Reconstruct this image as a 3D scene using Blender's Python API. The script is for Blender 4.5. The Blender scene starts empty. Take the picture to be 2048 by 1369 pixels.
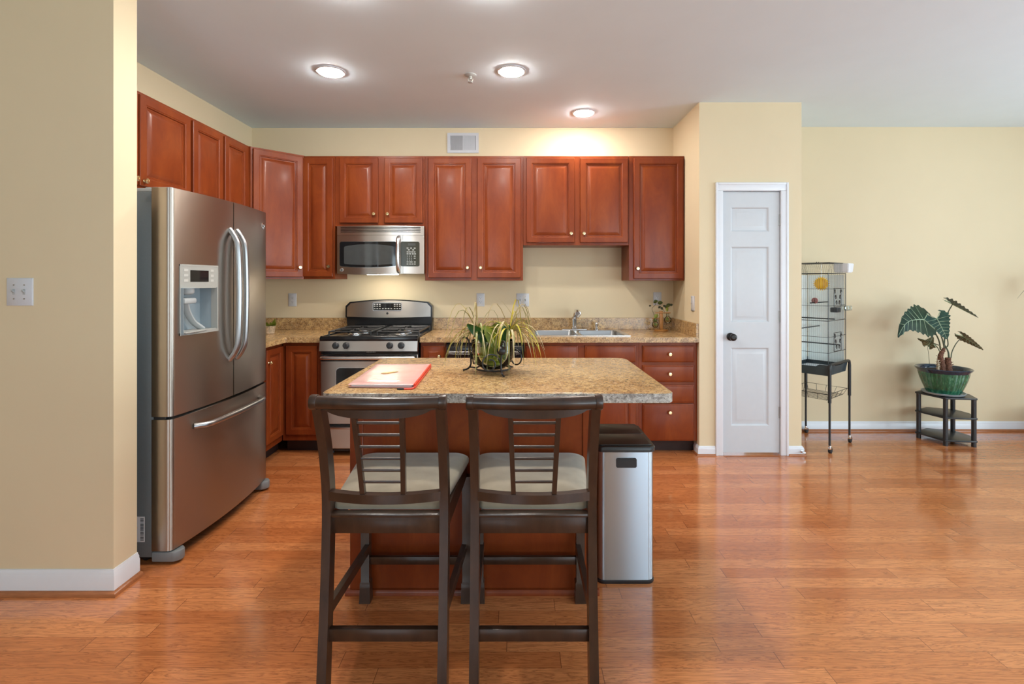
import bpy, bmesh, math, random
from mathutils import Vector, Matrix
random.seed(7)
PI = math.pi
SC = bpy.context.scene
COL = SC.collection

# ------------------------------------------------------------------ camera
cd = bpy.data.cameras.new('camera')
cam = bpy.data.objects.new('camera', cd)
COL.objects.link(cam)
cd.sensor_width = 36
cd.lens = 36 * 1000 / 2048
cd.shift_x = -11 / 2048
cd.shift_y = -122.5 / 2048
cd.clip_start = 0.05
cam.location = (0, 0, 1.355)
cam.rotation_euler = (PI / 2, 0, 0)
SC.camera = cam

# ------------------------------------------------------------------ world, daylight, exposure
W = bpy.data.worlds.new('world')
SC.world = W
W.use_nodes = True
W.node_tree.nodes['Background'].inputs[0].default_value = (0.80, 0.90, 1.0, 1)
W.node_tree.nodes['Background'].inputs[1].default_value = 1.2


def area_light(name, loc, rot, sx, sy, power, color):
    l = bpy.data.lights.new(name, 'AREA')
    l.shape = 'RECTANGLE'
    l.size, l.size_y, l.energy, l.color = sx, sy, power, color
    o = bpy.data.objects.new(name, l)
    COL.objects.link(o)
    o.location, o.rotation_euler = loc, rot
    return o


DAY = (0.71, 0.89, 1.0)
UP = math.radians(40)      # added upward tilt of the window lights lightens the ceiling, like blinds
# daylight standing in the window openings of the right and rear walls
area_light('daylight_right', (5.90, 1.75, 1.35), (0, PI / 2 + UP * .5, 0), 1.7, 1.9, 78, DAY)
area_light('daylight_right_near', (5.90, -1.40, 1.35), (0, PI / 2 + UP, 0), 1.7, 1.9, 96, DAY)
area_light('daylight_rear', (3.0, -2.90, 1.25), (PI / 2 + UP, 0, 0), 2.6, 2.0, 72, DAY)
area_light('daylight_rear_left', (-1.2, -2.90, 1.35), (PI / 2 + UP, 0, 0), 1.6, 1.5, 34, DAY)

SC.view_settings.view_transform = 'Standard'
SC.view_settings.look = 'None'
SC.view_settings.exposure = 0.45
SC.view_settings.gamma = 1
SC.view_settings.use_curve_mapping = False
SC.cycles.use_denoising = True
SC.cycles.max_bounces = 10
SC.cycles.transparent_max_bounces = 12
SC.cycles.sample_clamp_indirect = 6
SC.cycles.caustics_reflective = False
SC.cycles.caustics_refractive = False

LAMP_COLOR = (1.0, 0.95, 0.88, 1)
LAMP_STRENGTH = 172


# ------------------------------------------------------------------ materials
class G:
    def __init__(s, name):
        s.m = bpy.data.materials.new(name)
        s.m.use_nodes = True
        s.t = s.m.node_tree
        s.b = s.t.nodes['Principled BSDF']

    def put(s, sock, v):
        if isinstance(v, bpy.types.NodeSocket):
            s.t.links.new(v, sock)
        else:
            if isinstance(v, tuple) and len(v) == 3 and sock.type == 'RGBA':
                v = v + (1,)
            sock.default_value = v

    def n(s, ty, ins=None, **props):
        nd = s.t.nodes.new('ShaderNode' + ty)
        for k, v in props.items():
            setattr(nd, k, v)
        for k, v in (ins or {}).items():
            s.put(nd.inputs[k], v)
        return nd

    def mth(s, op, a, b=0.0, c=0.0):
        return s.n('Math', {0: a, 1: b, 2: c}, operation=op).outputs[0]

    def mix(s, f, a, b, mode='MIX'):
        return s.n('MixRGB', {0: f, 1: a, 2: b}, blend_type=mode).outputs[0]

    def ramp(s, f, stops):
        nd = s.n('ValToRGB', {0: f})
        e = nd.color_ramp.elements
        while len(e) < len(stops):
            e.new(0.5)
        for el, (p, c) in zip(e, stops):
            el.position = p
            el.color = c + (1,) if len(c) == 3 else c
        return nd.outputs[0]

    def coord(s, scale=(1, 1, 1), which='Object'):
        tc = s.n('TexCoord')
        return s.n('Mapping', {'Vector': tc.outputs[which], 'Scale': scale}).outputs[0]

    def noise(s, vec, scale, detail=3, rough=0.5, dist=0.0):
        return s.n('TexNoise', {'Vector': vec, 'Scale': scale, 'Detail': detail, 'Roughness': rough, 'Distortion': dist}).outputs[0]

    def bump(s, h, strength, dist=0.01):
        return s.n('Bump', {'Height': h, 'Strength': strength, 'Distance': dist}).outputs[0]

    def set(s, **kw):
        names = dict(color='Base Color', rough='Roughness', metal='Metallic', normal='Normal', coat='Coat Weight',
                     coat_rough='Coat Roughness', spec='Specular IOR Level', aniso='Anisotropic', sheen='Sheen Weight',
                     emit='Emission Color', emit_s='Emission Strength', trans='Transmission Weight', ior='IOR', alpha='Alpha',
                     sss='Subsurface Weight')
        for k, v in kw.items():
            s.put(s.b.inputs[names[k]], v)
        return s.m


def plain(name, color, rough=0.5, metal=0.0, var=0.06, scale=25.0, bump=0.0, stretch=(1, 1, 1), **kw):
    g = G(name)
    v = g.coord(stretch)
    f = g.noise(v, scale, 4)
    lo = tuple(c * (1 - var) for c in color)
    hi = tuple(min(1, c * (1 + var)) for c in color)
    c = g.ramp(f, [(0.3, lo), (0.7, hi)])
    g.set(color=c, rough=rough, metal=metal, **kw)
    if bump:
        g.set(normal=g.bump(f, bump))
    return g.m


def m_floor():
    g = G('oak_planks')
    tc = g.n('TexCoord').outputs['Object']
    sx = g.n('SeparateXYZ', {0: tc})
    X, Y = sx.outputs[0], sx.outputs[1]
    wd = 0.076
    yr = g.mth('DIVIDE', Y, wd)
    row = g.mth('FLOOR', yr)
    fy = g.mth('FRACT', yr)
    rnd = g.n('TexWhiteNoise', {'W': row}, noise_dimensions='1D').outputs[0]
    xl = g.mth('ADD', g.mth('DIVIDE', X, 0.78), g.mth('MULTIPLY', rnd, 7.31))
    colm = g.mth('FLOOR', xl)
    fx = g.mth('FRACT', xl)
    idv = g.n('CombineXYZ', {0: row, 1: colm})
    wn = g.n('TexWhiteNoise', {'Vector': idv.outputs[0]}, noise_dimensions='2D')
    pid = wn.outputs[0]
    gx = g.mth('ADD', g.mth('MULTIPLY', X, 1.0), g.mth('MULTIPLY', pid, 37.0))
    gv = g.n('CombineXYZ', {0: g.mth('MULTIPLY', gx, 0.9), 1: g.mth('MULTIPLY', Y, 11.0), 2: g.mth('MULTIPLY', pid, 5.0)}).outputs[0]
    n1 = g.noise(gv, 3.0, 5, 0.6, 1.2)
    # cathedral grain: distorted bands along the board
    rings = g.mth('PINGPONG', g.mth('MULTIPLY', n1, 9.0), 0.5)
    band = g.ramp(rings, [(0.0, (1, 1, 1)), (0.16, (0.35, 0.35, 0.35)), (0.4, (0, 0, 0))])
    fv = g.n('CombineXYZ', {0: g.mth('MULTIPLY', gx, 6.0), 1: g.mth('MULTIPLY', Y, 260.0)}).outputs[0]
    n2 = g.noise(fv, 1.0, 2, 0.6)
    base = g.ramp(pid, [(0.0, (0.52, 0.160, 0.047)), (0.45, (0.62, 0.205, 0.064)), (1.0, (0.73, 0.270, 0.094))])
    c = g.mix(g.mth('MULTIPLY', band, 0.62), base, (0.175, 0.046, 0.014))
    c = g.mix(g.mth('MULTIPLY', g.ramp(n2, [(0.48, (0, 0, 0)), (0.66, (1, 1, 1))]), 0.34), c, (0.22, 0.07, 0.025))
    ey = g.mth('LESS_THAN', g.mth('MINIMUM', fy, g.mth('SUBTRACT', 1.0, fy)), 0.014)
    ex = g.mth('LESS_THAN', g.mth('MINIMUM', fx, g.mth('SUBTRACT', 1.0, fx)), 0.0016)
    seam = g.mth('MAXIMUM', g.mth('MULTIPLY', ey, 0.45), g.mth('MULTIPLY', ex, 0.70))
    c = g.mix(seam, c, (0.07, 0.022, 0.010))
    scuff = g.noise(tc, 1.7, 4, 0.6)
    r = g.mth('ADD', 0.15, g.mth('MULTIPLY', scuff, 0.10))
    h = g.mth('ADD', g.mth('MULTIPLY', seam, -1.0), g.mth('MULTIPLY', g.noise(g.n('CombineXYZ', {0: g.mth('MULTIPLY', X, 3.0), 1: g.mth('MULTIPLY', Y, 16.0)}).outputs[0], 1.0, 2), 0.5))
    g.set(color=c, rough=r, spec=0.5, normal=g.bump(h, 0.10, 0.004), coat=0.55, coat_rough=0.10)
    return g.m


def m_counter(name, base, light, dark, white, gloss=0.22, wamt=0.6):
    """laminate: blotches of three tones with fine dark flecks"""
    g = G(name)
    v = g.coord()
    big = g.noise(v, 14, 5, 0.62, 0.5)
    c = g.ramp(big, [(0.34, base), (0.66, light)])
    m = g.noise(v, 48, 5, 0.70, 0.7)
    c = g.mix(g.ramp(m, [(0.47, (0, 0, 0)), (0.60, (0.72, 0.72, 0.72))]), c, dark)
    m3 = g.noise(g.coord((1.1, 0.9, 1.3)), 78, 4, 0.7, 0.8)
    c = g.mix(g.ramp(m3, [(0.54, (0, 0, 0)), (0.64, (wamt, wamt, wamt))]), c, white)
    m2 = g.noise(v, 125, 4, 0.75, 0.3)
    c = g.mix(g.ramp(m2, [(0.54, (0, 0, 0)), (0.63, (0.85, 0.85, 0.85))]), c, (0.060, 0.038, 0.026))
    return g.set(color=c, rough=gloss, spec=0.7)


def m_cherry():
    g = G('cherry_wood')
    v = g.coord((1, 1, 0.35))
    a = g.noise(v, 6, 5, 0.65, 0.5)
    b = g.noise(g.coord((1, 1, 0.2)), 160, 3, 0.7)
    c = g.ramp(a, [(0.28, (0.165, 0.028, 0.0070)), (0.5, (0.225, 0.043, 0.0095)), (0.75, (0.300, 0.066, 0.013))])
    c = g.mix(g.mth('MULTIPLY', b, 0.30), c, (0.11, 0.022, 0.010))
    return g.set(color=c, rough=0.31, spec=0.24, coat=0.04, coat_rough=0.12)


def m_steel(name, color, rough, aniso=0.85):
    """horizontally brushed steel: reflections smear vertically"""
    g = G(name)
    f = g.noise(g.coord((2, 2, 260)), 1.0, 3, 0.6)
    r = g.mth('ADD', rough - 0.04, g.mth('MULTIPLY', f, 0.08))
    g.set(color=color, metal=1.0, rough=r, aniso=aniso)
    g.b.inputs['Anisotropic Rotation'].default_value = 0.25
    tg = g.n('Tangent', direction_type='RADIAL', axis='Z')
    g.put(g.b.inputs['Tangent'], tg.outputs[0])
    return g.m


def m_espresso():
    g = G('espresso_wood')
    v = g.coord((1, 1, 0.3))
    a = g.noise(v, 22, 5, 0.65, 0.3)
    c = g.ramp(a, [(0.3, (0.022, 0.0105, 0.006)), (0.7, (0.052, 0.0245, 0.0135))])
    w = g.noise(g.coord(), 75, 4, 0.8)
    c = g.mix(g.ramp(w, [(0.72, (0, 0, 0)), (0.78, (0.7, 0.7, 0.7))]), c, (0.30, 0.18, 0.11))
    return g.set(color=c, rough=0.30, spec=0.5, coat=0.2, coat_rough=0.15)


def m_glaze():
    g = G('green_glaze')
    v = g.coord((1, 1, 0.10))
    a = g.noise(v, 42, 4, 0.7)
    c = g.ramp(a, [(0.30, (0.006, 0.050, 0.030)), (0.52, (0.018, 0.13, 0.065)), (0.68, (0.10, 0.28, 0.16)), (0.82, (0.30, 0.45, 0.30))])
    return g.set(color=c, rough=0.12, coat=0.5, coat_rough=0.05)


def m_clear(name, tint, gloss=0.18, rough=0.02):
    g = G(name)
    g.t.nodes.remove(g.b)
    out = [n for n in g.t.nodes if n.type == 'OUTPUT_MATERIAL'][0]
    tr = g.n('BsdfTransparent', {0: tint})
    gl = g.n('BsdfGlossy', {0: (1, 1, 1), 'Roughness': rough})
    fr = g.n('LayerWeight', {0: gloss})
    mx = g.n('MixShader', {0: fr.outputs['Fresnel'], 1: tr.outputs[0], 2: gl.outputs[0]})
    g.t.links.new(mx.outputs[0], out.inputs[0])
    return g.m


def m_emit(name, color, strength):
    g = G(name)
    return g.set(color=(0.9, 0.9, 0.9), emit=color, emit_s=strength)


def m_leaf(name, lo, hi, rough=0.35):
    g = G(name)
    f = g.noise(g.coord(), 30, 3)
    return g.set(color=g.ramp(f, [(0.35, lo), (0.65, hi)]), rough=rough, spec=0.4)


M = {
    'wall': plain('beige_paint', (0.735, 0.614, 0.414), 0.6, var=0.012, scale=3, spec=0.25),
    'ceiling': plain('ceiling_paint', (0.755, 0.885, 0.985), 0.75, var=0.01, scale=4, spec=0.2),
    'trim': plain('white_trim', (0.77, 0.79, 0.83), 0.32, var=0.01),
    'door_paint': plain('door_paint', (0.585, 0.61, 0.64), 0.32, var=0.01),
    'white': plain('white_plastic', (0.62, 0.63, 0.66), 0.3, var=0.01),
    'floor': m_floor(),
    'shoe': plain('oak_shoe', (0.36, 0.125, 0.045), 0.3, var=0.15, stretch=(1, 6, 6)),
    'counter': m_counter('speckled_laminate', (0.43, 0.245, 0.098), (0.66, 0.43, 0.185), (0.185, 0.095, 0.044), (0.70, 0.54, 0.35)),
    'edge': m_counter('daylit_laminate_edge', (0.40, 0.36, 0.31), (0.56, 0.53, 0.48), (0.13, 0.11, 0.09), (0.66, 0.64, 0.60), 0.3, .8),  # same laminate, its gray being cool daylight put into the color
    'cherry': m_cherry(),
    'cabinet_inside': plain('dark_recess', (0.035, 0.012, 0.007), 0.7),
    'steel': m_steel('brushed_steel', (0.60, 0.57, 0.535), 0.34),
    'steel_dark': m_steel('fridge_steel', (0.425, 0.375, 0.325), 0.33),
    'steel_v': m_steel('bright_brushed_steel', (0.47, 0.555, 0.63), 0.32),
    'satin': plain('satin_steel', (0.68, 0.68, 0.68), 0.25, 1.0, var=0.02),
    'handle_steel': plain('handle_steel', (0.40, 0.405, 0.41), 0.30, 1.0, var=0.02),
    'gray_foot': plain('foot_plastic', (0.20, 0.215, 0.22), 0.4, var=0.02),
    'chrome': plain('chrome', (0.80, 0.80, 0.80), 0.08, 1.0, var=0.01),
    'gray': plain('gray_enamel', (0.165, 0.190, 0.200), 0.42, var=0.03, scale=120, bump=0.03),
    'gray_light': plain('gray_plastic', (0.42, 0.44, 0.44), 0.38, var=0.02),
    'gray_recess': plain('blue_gray_plastic', (0.30, 0.35, 0.38), 0.32, var=0.02),
    'silver_plastic': plain('silver_plastic', (0.36, 0.355, 0.325), 0.38, var=0.02),
    'black': plain('black_enamel', (0.012, 0.012, 0.013), 0.16, var=0.05),
    'black_plastic': plain('black_plastic', (0.016, 0.017, 0.019), 0.35, var=0.05),
    'black_glass': plain('black_glass', (0.010, 0.010, 0.011), 0.05, var=0.02),
    'oven_glass': plain('smoked_glass', (0.060, 0.064, 0.064), 0.08, var=0.05),
    'panel_brown': plain('control_panel_black', (0.030, 0.026, 0.012), 0.25, var=0.02),
    'iron': plain('black_iron', (0.012, 0.010, 0.009), 0.42, var=0.15, scale=60),
    'cast': plain('cast_iron', (0.022, 0.021, 0.020), 0.38, var=0.2, scale=60),
    'slate': plain('slate_plastic', (0.028, 0.046, 0.060), 0.3, var=0.05),
    'lid': plain('lid_plastic', (0.014, 0.013, 0.012), 0.33, var=0.05),
    'black_laminate': plain('black_laminate', (0.020, 0.020, 0.022), 0.35, var=0.25, stretch=(2, 30, 2)),
    'espresso': m_espresso(),
    'fabric': plain('taupe_microsuede', (0.30, 0.252, 0.180), 0.9, var=0.16, scale=11, bump=0.04, sheen=0.35, spec=0.15),
    'knob': plain('pale_gold', (0.83, 0.66, 0.38), 0.22, 1.0, var=0.03),
    'bronze': plain('dark_bronze', (0.020, 0.018, 0.017), 0.28, 0.4, var=0.05),
    'hinge': plain('hinge_steel', (0.45, 0.44, 0.43), 0.35, 1.0, var=0.03),
    'glaze': m_glaze(),
    'rim': plain('navy_glaze', (0.008, 0.028, 0.060), 0.10, var=0.3, coat=0.5),
    'soil': plain('potting_soil', (0.020, 0.013, 0.009), 0.95, var=0.5, scale=80, bump=0.4),
    'bark': plain('plant_trunk', (0.17, 0.070, 0.040), 0.85, var=0.65, scale=90, bump=0.6, stretch=(1, 1, 2)),
    'bark_pale': plain('cut_stem', (0.48, 0.36, 0.24), 0.8, var=0.4, scale=70, bump=0.3),
    'stem': m_leaf('plant_stem', (0.045, 0.070, 0.030), (0.095, 0.085, 0.045)),
    'leaf_dark': m_leaf('dark_leaf', (0.010, 0.028, 0.018), (0.022, 0.055, 0.034), 0.28),
    'leaf_teal': m_leaf('teal_leaf', (0.018, 0.058, 0.044), (0.045, 0.115, 0.085), 0.28),
    'leaf_back': m_leaf('leaf_underside', (0.075, 0.058, 0.022), (0.26, 0.215, 0.110), 0.45),
    'vein': m_leaf('leaf_vein', (0.28, 0.40, 0.26), (0.42, 0.52, 0.36)),
    'blade': m_leaf('grass_blade', (0.20, 0.21, 0.045), (0.42, 0.38, 0.14)),
    'blade_dry': m_leaf('dry_blade', (0.42, 0.33, 0.14), (0.62, 0.50, 0.28)),
    'blade_yellow': m_leaf('yellow_blade', (0.48, 0.38, 0.03), (0.62, 0.52, 0.08)),
    'leaf_green': m_leaf('green_leaf', (0.030, 0.120, 0.028), (0.080, 0.220, 0.050), 0.3),
    'leaf_lime': m_leaf('lime_leaf', (0.20, 0.28, 0.03), (0.42, 0.46, 0.08), 0.35),
    'leaf_small': m_leaf('small_leaf', (0.045, 0.085, 0.020), (0.23, 0.24, 0.04), 0.4),
    'glass': m_clear('clear_glass', (0.94, 0.96, 0.91, 1), 0.25),
    'clear_water': m_clear('clear_water', (0.95, 0.92, 0.80, 1), 0.15),
    'water': m_clear('plant_water', (0.84, 0.84, 0.58, 1), 0.15),
    'pane': m_clear('window_pane', (0.97, 0.98, 0.98, 1), 0.15),
    'acrylic': plain('white_acrylic', (0.86, 0.90, 0.87), 0.3, var=0.02),
    'clear_cup': m_clear('clear_plastic', (0.80, 0.86, 0.88, 1), 0.5, 0.1),
    'paper': plain('white_paper', (0.78, 0.78, 0.80), 0.7, var=0.02),
    'pink': plain('pink_plastic', (0.83, 0.47, 0.43), 0.22, var=0.09, scale=9, bump=0.08, coat=0.4),
    'red': plain('red_zip', (0.80, 0.055, 0.025), 0.35, var=0.05),
    'gold': plain('gold_label', (0.55, 0.36, 0.10), 0.35, var=0.1),
    'sun': plain('yellow_toy', (0.85, 0.50, 0.01), 0.35, var=0.03),
    'sun_dark': plain('orange_toy', (0.55, 0.26, 0.01), 0.35, var=0.03),
    'toy_red': plain('faded_red', (0.36, 0.13, 0.12), 0.5, var=0.2, scale=90),
    'bamboo': plain('golden_wood', (0.42, 0.185, 0.045), 0.4, var=0.2, stretch=(4, 4, 1)),
    'lens': m_emit('lamp_lens', LAMP_COLOR, LAMP_STRENGTH),
    'hood_lens': m_emit('hood_lamp', (1.0, 0.90, 0.74, 1), 30),
    'display': plain('lcd_gray', (0.060, 0.058, 0.048), 0.2, var=0.05),
    'mark': plain('pale_print', (0.50, 0.49, 0.45), 0.4, var=0.02),
    'ink': plain('black_ink', (0.02, 0.02, 0.02), 0.6),
    'rubber': plain('rubber', (0.02, 0.02, 0.022), 0.7),
}


# ------------------------------------------------------------------ geometry helpers
def nb():
    return bmesh.new()


def box(bm, x0, x1, y0, y1, z0, z1, bev=0.0, seg=2):
    vs = [bm.verts.new((x, y, z)) for z in (z0, z1) for y in (y0, y1) for x in (x0, x1)]
    fs = [bm.faces.new([vs[i] for i in q]) for q in ((0, 2, 3, 1), (4, 5, 7, 6), (0, 1, 5, 4), (2, 6, 7, 3), (0, 4, 6, 2), (1, 3, 7, 5))]
    if bev > 0:
        es = list({e for f in fs for e in f.edges})
        bmesh.ops.bevel(bm, geom=es, offset=bev, segments=seg, affect='EDGES', profile=0.5)
    return bm


def frame(d):
    d = d.normalized()
    up = Vector((0, 0, 1)) if abs(d.z) < 0.95 else Vector((1, 0, 0))
    a = d.cross(up).normalized()
    return a, d.cross(a).normalized()


def tube(bm, pts, r, n=8, closed=False, flat=1.0):
    pts = [Vector(p) for p in pts]
    k = len(pts)
    rs = r if isinstance(r, (list, tuple)) else [r] * k
    rings, a = [], None
    for i, p in enumerate(pts):
        if closed:
            d = pts[(i + 1) % k] - pts[i - 1]
        else:
            d = pts[min(i + 1, k - 1)] - pts[max(i - 1, 0)]
        if d.length < 1e-9:
            d = Vector((0, 0, 1))
        d.normalize()
        if a is None:
            a, b = frame(d)
        else:
            a = (a - d * a.dot(d))
            a = a.normalized() if a.length > 1e-6 else frame(d)[0]
            b = d.cross(a).normalized()
        rings.append([bm.verts.new(p + a * (math.cos(t) * rs[i]) + b * (math.sin(t) * rs[i] * flat))
                      for t in (2 * PI * j / n for j in range(n))])
    for i in range(k if closed else k - 1):
        A, B = rings[i], rings[(i + 1) % k]
        for j in range(n):
            bm.faces.new((A[j], A[(j + 1) % n], B[(j + 1) % n], B[j]))
    if not closed:
        bm.faces.new(rings[0][::-1])
        bm.faces.new(rings[-1])
    return bm


def cyl(bm, p0, p1, r0, r1=None, n=20):
    return tube(bm, [p0, p1], [r0, r0 if r1 is None else r1], n)


def lathe(bm, prof, c=(0, 0, 0), n=32, axis=(0, 0, 1), rib=None):
    """prof: (radius, height) pairs along axis"""
    ax = Vector(axis).normalized()
    a, b = frame(ax)
    c = Vector(c)
    rings = []
    for i, (r, h) in enumerate(prof):
        if r < 1e-6:
            rings.append([bm.verts.new(c + ax * h)])
        else:
            rings.append([bm.verts.new(c + ax * h + (a * math.cos(t) + b * math.sin(t)) * (r * (rib(i, t) if rib else 1)))
                          for t in (2 * PI * j / n for j in range(n))])
    for A, B in zip(rings, rings[1:]):
        if len(A) == 1 and len(B) == 1:
            continue
        for j in range(n):
            q = [A[j % len(A)], A[(j + 1) % len(A)], B[(j + 1) % len(B)], B[j % len(B)]]
            u = []
            for v in q:
                if v not in u:
                    u.append(v)
            if len(u) > 2:
                bm.faces.new(u)
    if len(rings[0]) > 1:
        bm.faces.new(rings[0][::-1])
    if len(rings[-1]) > 1:
        bm.faces.new(rings[-1])
    return bm


def loft(bm, rings, cap=True):
    R = [[bm.verts.new(p) for p in ring] for ring in rings]
    n = len(R[0])
    for A, B in zip(R, R[1:]):
        for j in range(n):
            bm.faces.new((A[j], A[(j + 1) % n], B[(j + 1) % n], B[j]))
    if cap:
        bm.faces.new(R[0][::-1])
        bm.faces.new(R[-1])
    return bm


def rpoly(pts, r, n=5):
    """polygon with rounded corners; r one radius or one per corner"""
    out = []
    k = len(pts)
    rr = r if isinstance(r, (list, tuple)) else [r] * k
    for i in range(k):
        p, a, b = Vector(pts[i]), Vector(pts[i - 1]), Vector(pts[(i + 1) % k])
        if rr[i] < 1e-5:
            out.append(tuple(p))
            continue
        da, db = (a - p).normalized(), (b - p).normalized()
        ang = da.angle(db)
        t = rr[i] / math.tan(ang / 2)
        c = p + (da + db).normalized() * (rr[i] / math.sin(ang / 2))
        s, e = p + da * t - c, p + db * t - c
        for j in range(n + 1):
            v = s.lerp(e, j / n)
            v = v.normalized() * rr[i]
            out.append(tuple(c + v))
    return out


def prism(bm, poly, z0, z1, bev=0.0):
    cx = sum(p[0] for p in poly) / len(poly)
    cy = sum(p[1] for p in poly) / len(poly)
    if bev <= 0:
        return loft(bm, [[(x, y, z0) for x, y in poly], [(x, y, z1) for x, y in poly]])
    w = max(abs(p[0] - cx) for p in poly)
    h = max(abs(p[1] - cy) for p in poly)

    def ins(d):
        return [(cx + (x - cx) * (1 - d / w), cy + (y - cy) * (1 - d / h)) for x, y in poly]
    rings = []
    for d, z in ((bev, z0), (bev * .3, z0 + bev * .3), (0, z0 + bev), (0, z1 - bev), (bev * .3, z1 - bev * .3), (bev, z1)):
        rings.append([(x, y, z) for x, y in ins(d)])
    return loft(bm, rings)


def slab_xz(bm, poly, y0, y1):
    return loft(bm, [[(x, y0, z) for x, z in poly], [(x, y1, z) for x, z in poly]])


def grid_slab(bm, xs, ys, skip, z0, z1):
    nx, ny = len(xs), len(ys)
    top = [[bm.verts.new((x, y, z1)) for y in ys] for x in xs]
    bot = [[bm.verts.new((x, y, z0)) for y in ys] for x in xs]

    def on(i, j):
        return 0 <= i < nx - 1 and 0 <= j < ny - 1 and (i, j) not in skip
    for i in range(nx - 1):
        for j in range(ny - 1):
            if not on(i, j):
                continue
            bm.faces.new((top[i][j], top[i + 1][j], top[i + 1][j + 1], top[i][j + 1]))
            bm.faces.new((bot[i][j], bot[i][j + 1], bot[i + 1][j + 1], bot[i + 1][j]))
            for di, dj, a, b in ((-1, 0, (i, j), (i, j + 1)), (1, 0, (i + 1, j + 1), (i + 1, j)),
                                 (0, -1, (i + 1, j), (i, j)), (0, 1, (i, j + 1), (i + 1, j + 1))):
                if not on(i + di, j + dj):
                    bm.faces.new((bot[a[0]][a[1]], bot[b[0]][b[1]], top[b[0]][b[1]], top[a[0]][a[1]]))
    for v in [v for v in bm.verts if not v.link_faces]:
        bm.verts.remove(v)
    return bm


def rings_panel(bm, O, U, N, w, h, prof):
    """concentric rectangular rings (inset, depth) on plane O + U*u + Z*z, raised along N"""
    O, U, N = Vector(O), Vector(U).normalized(), Vector(N).normalized()
    Z = Vector((0, 0, 1))
    R = []
    for ins, d in prof:
        R.append([bm.verts.new(O + U * u + Z * z + N * d) for u, z in ((ins, ins), (w - ins, ins), (w - ins, h - ins), (ins, h - ins))])
    for A, B in zip(R, R[1:]):
        for j in range(4):
            bm.faces.new((A[j], A[(j + 1) % 4], B[(j + 1) % 4], B[j]))
    bm.faces.new(R[0][::-1])
    bm.faces.new(R[-1])
    return bm


def cpatch(bm, fn, a0, a1, z0, z1, f0, f1, rc=0.0, na=14, bow=(0, 0)):
    """slab following a curved front: fn(a) -> (x, y, nx, ny); from offset f0 (back) to f1 (front); rc corner radius"""
    As = [a0 + (a1 - a0) * i / na for i in range(na + 1)]
    if rc > 0:
        sg = 1 if a1 > a0 else -1
        ext = [rc * (1 - math.cos(PI / 2 * k / 6)) for k in range(7)]
        As = [a0 + sg * e for e in ext] + [a for a in As if abs(a - a0) > rc * 1.05 and abs(a - a1) > rc * 1.05] + [a1 - sg * e for e in ext[::-1]]
    cols = []
    for a in As:
        d = 0.0
        if rc > 0:
            e = min(abs(a - a0), abs(a - a1))
            if e < rc:
                d = rc - math.sqrt(max(0, rc * rc - (rc - e) ** 2))
        t = (a - a0) / (a1 - a0) * 2 - 1
        lo, hi = z0 + d - bow[0] * (1 - t * t), z1 - d + bow[1] * (1 - t * t)
        x, y, nx, ny = fn(a)
        cols.append([bm.verts.new((x + nx * f, y + ny * f, z)) for f, z in ((f1, lo), (f1, hi), (f0, hi), (f0, lo))])
    for A, B in zip(cols, cols[1:]):
        for j in range(4):
            bm.faces.new((A[j], B[j], B[(j + 1) % 4], A[(j + 1) % 4]))
    bm.faces.new(cols[0])
    bm.faces.new(cols[-1][::-1])
    return bm


def spline(pts, k=6, closed=False):
    P = [Vector(p) for p in pts]
    n = len(P)
    out = []
    for i in range(n if closed else n - 1):
        p1, p2 = P[i], P[(i + 1) % n]
        p0 = P[i - 1] if (i > 0 or closed) else p1 * 2 - p2
        p3 = P[(i + 2) % n] if (i + 2 < n or closed) else p2 * 2 - p1
        for j in range(k):
            t = j / k
            out.append(0.5 * ((2 * p1) + (p2 - p0) * t + (2 * p0 - 5 * p1 + 4 * p2 - p3) * t * t + (3 * p1 - p0 - 3 * p2 + p3) * t ** 3))
    if not closed:
        out.append(P[-1])
    return out


def ribbon(bm, pts, w, side=None, thick=0.0006):
    """a tapering blade along pts (thin but solid)"""
    k = len(pts)
    R = []
    for i, p in enumerate(pts):
        d = (pts[min(i + 1, k - 1)] - pts[max(i - 1, 0)])
        d = d.normalized() if d.length > 1e-9 else Vector((0, 0, 1))
        s = side if side is not None else d.cross(Vector((0, 0, 1)))
        if s.length < 1e-4:
            s = Vector((1, 0, 0))
        s = (s - d * s.dot(d)).normalized()
        nrm = s.cross(d)
        t = i / (k - 1)
        ww = w * (min(1, t * 6 + .5)) * (1 - t ** 2.2) + 0.0006
        R.append([bm.verts.new(p + s * ww + nrm * ww * .35), bm.verts.new(p - nrm * thick), bm.verts.new(p - s * ww + nrm * ww * .35), bm.verts.new(p + nrm * thick)])
    for A, B in zip(R, R[1:]):
        for j in range(4):
            bm.faces.new((A[j], A[(j + 1) % 4], B[(j + 1) % 4], B[j]))
    bm.faces.new(R[0][::-1])
    bm.faces.new(R[-1])


# ------------------------------------------------------------------ object helpers
INV = {}


def obj(name, bm, m, parent=None, ang=38, label=None):
    bmesh.ops.recalc_face_normals(bm, faces=bm.faces)
    root = parent
    while root is not None and root.name not in INV:
        root = root.parent
    if root is not None:
        bm.transform(INV[root.name])
    me = bpy.data.meshes.new(name)
    bm.to_mesh(me)
    bm.free()
    for p in me.polygons:
        p.use_smooth = True
    me.set_sharp_from_angle(angle=math.radians(ang))
    me.materials.append(M[m])
    o = bpy.data.objects.new(name, me)
    COL.objects.link(o)
    if parent is not None:
        o.parent = parent
    if label:
        o['label'] = label
    return o


def tag(o, label, cat, group=None):
    o['label'], o['category'] = label, cat
    if group:
        o['group'] = group
    return o


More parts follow.
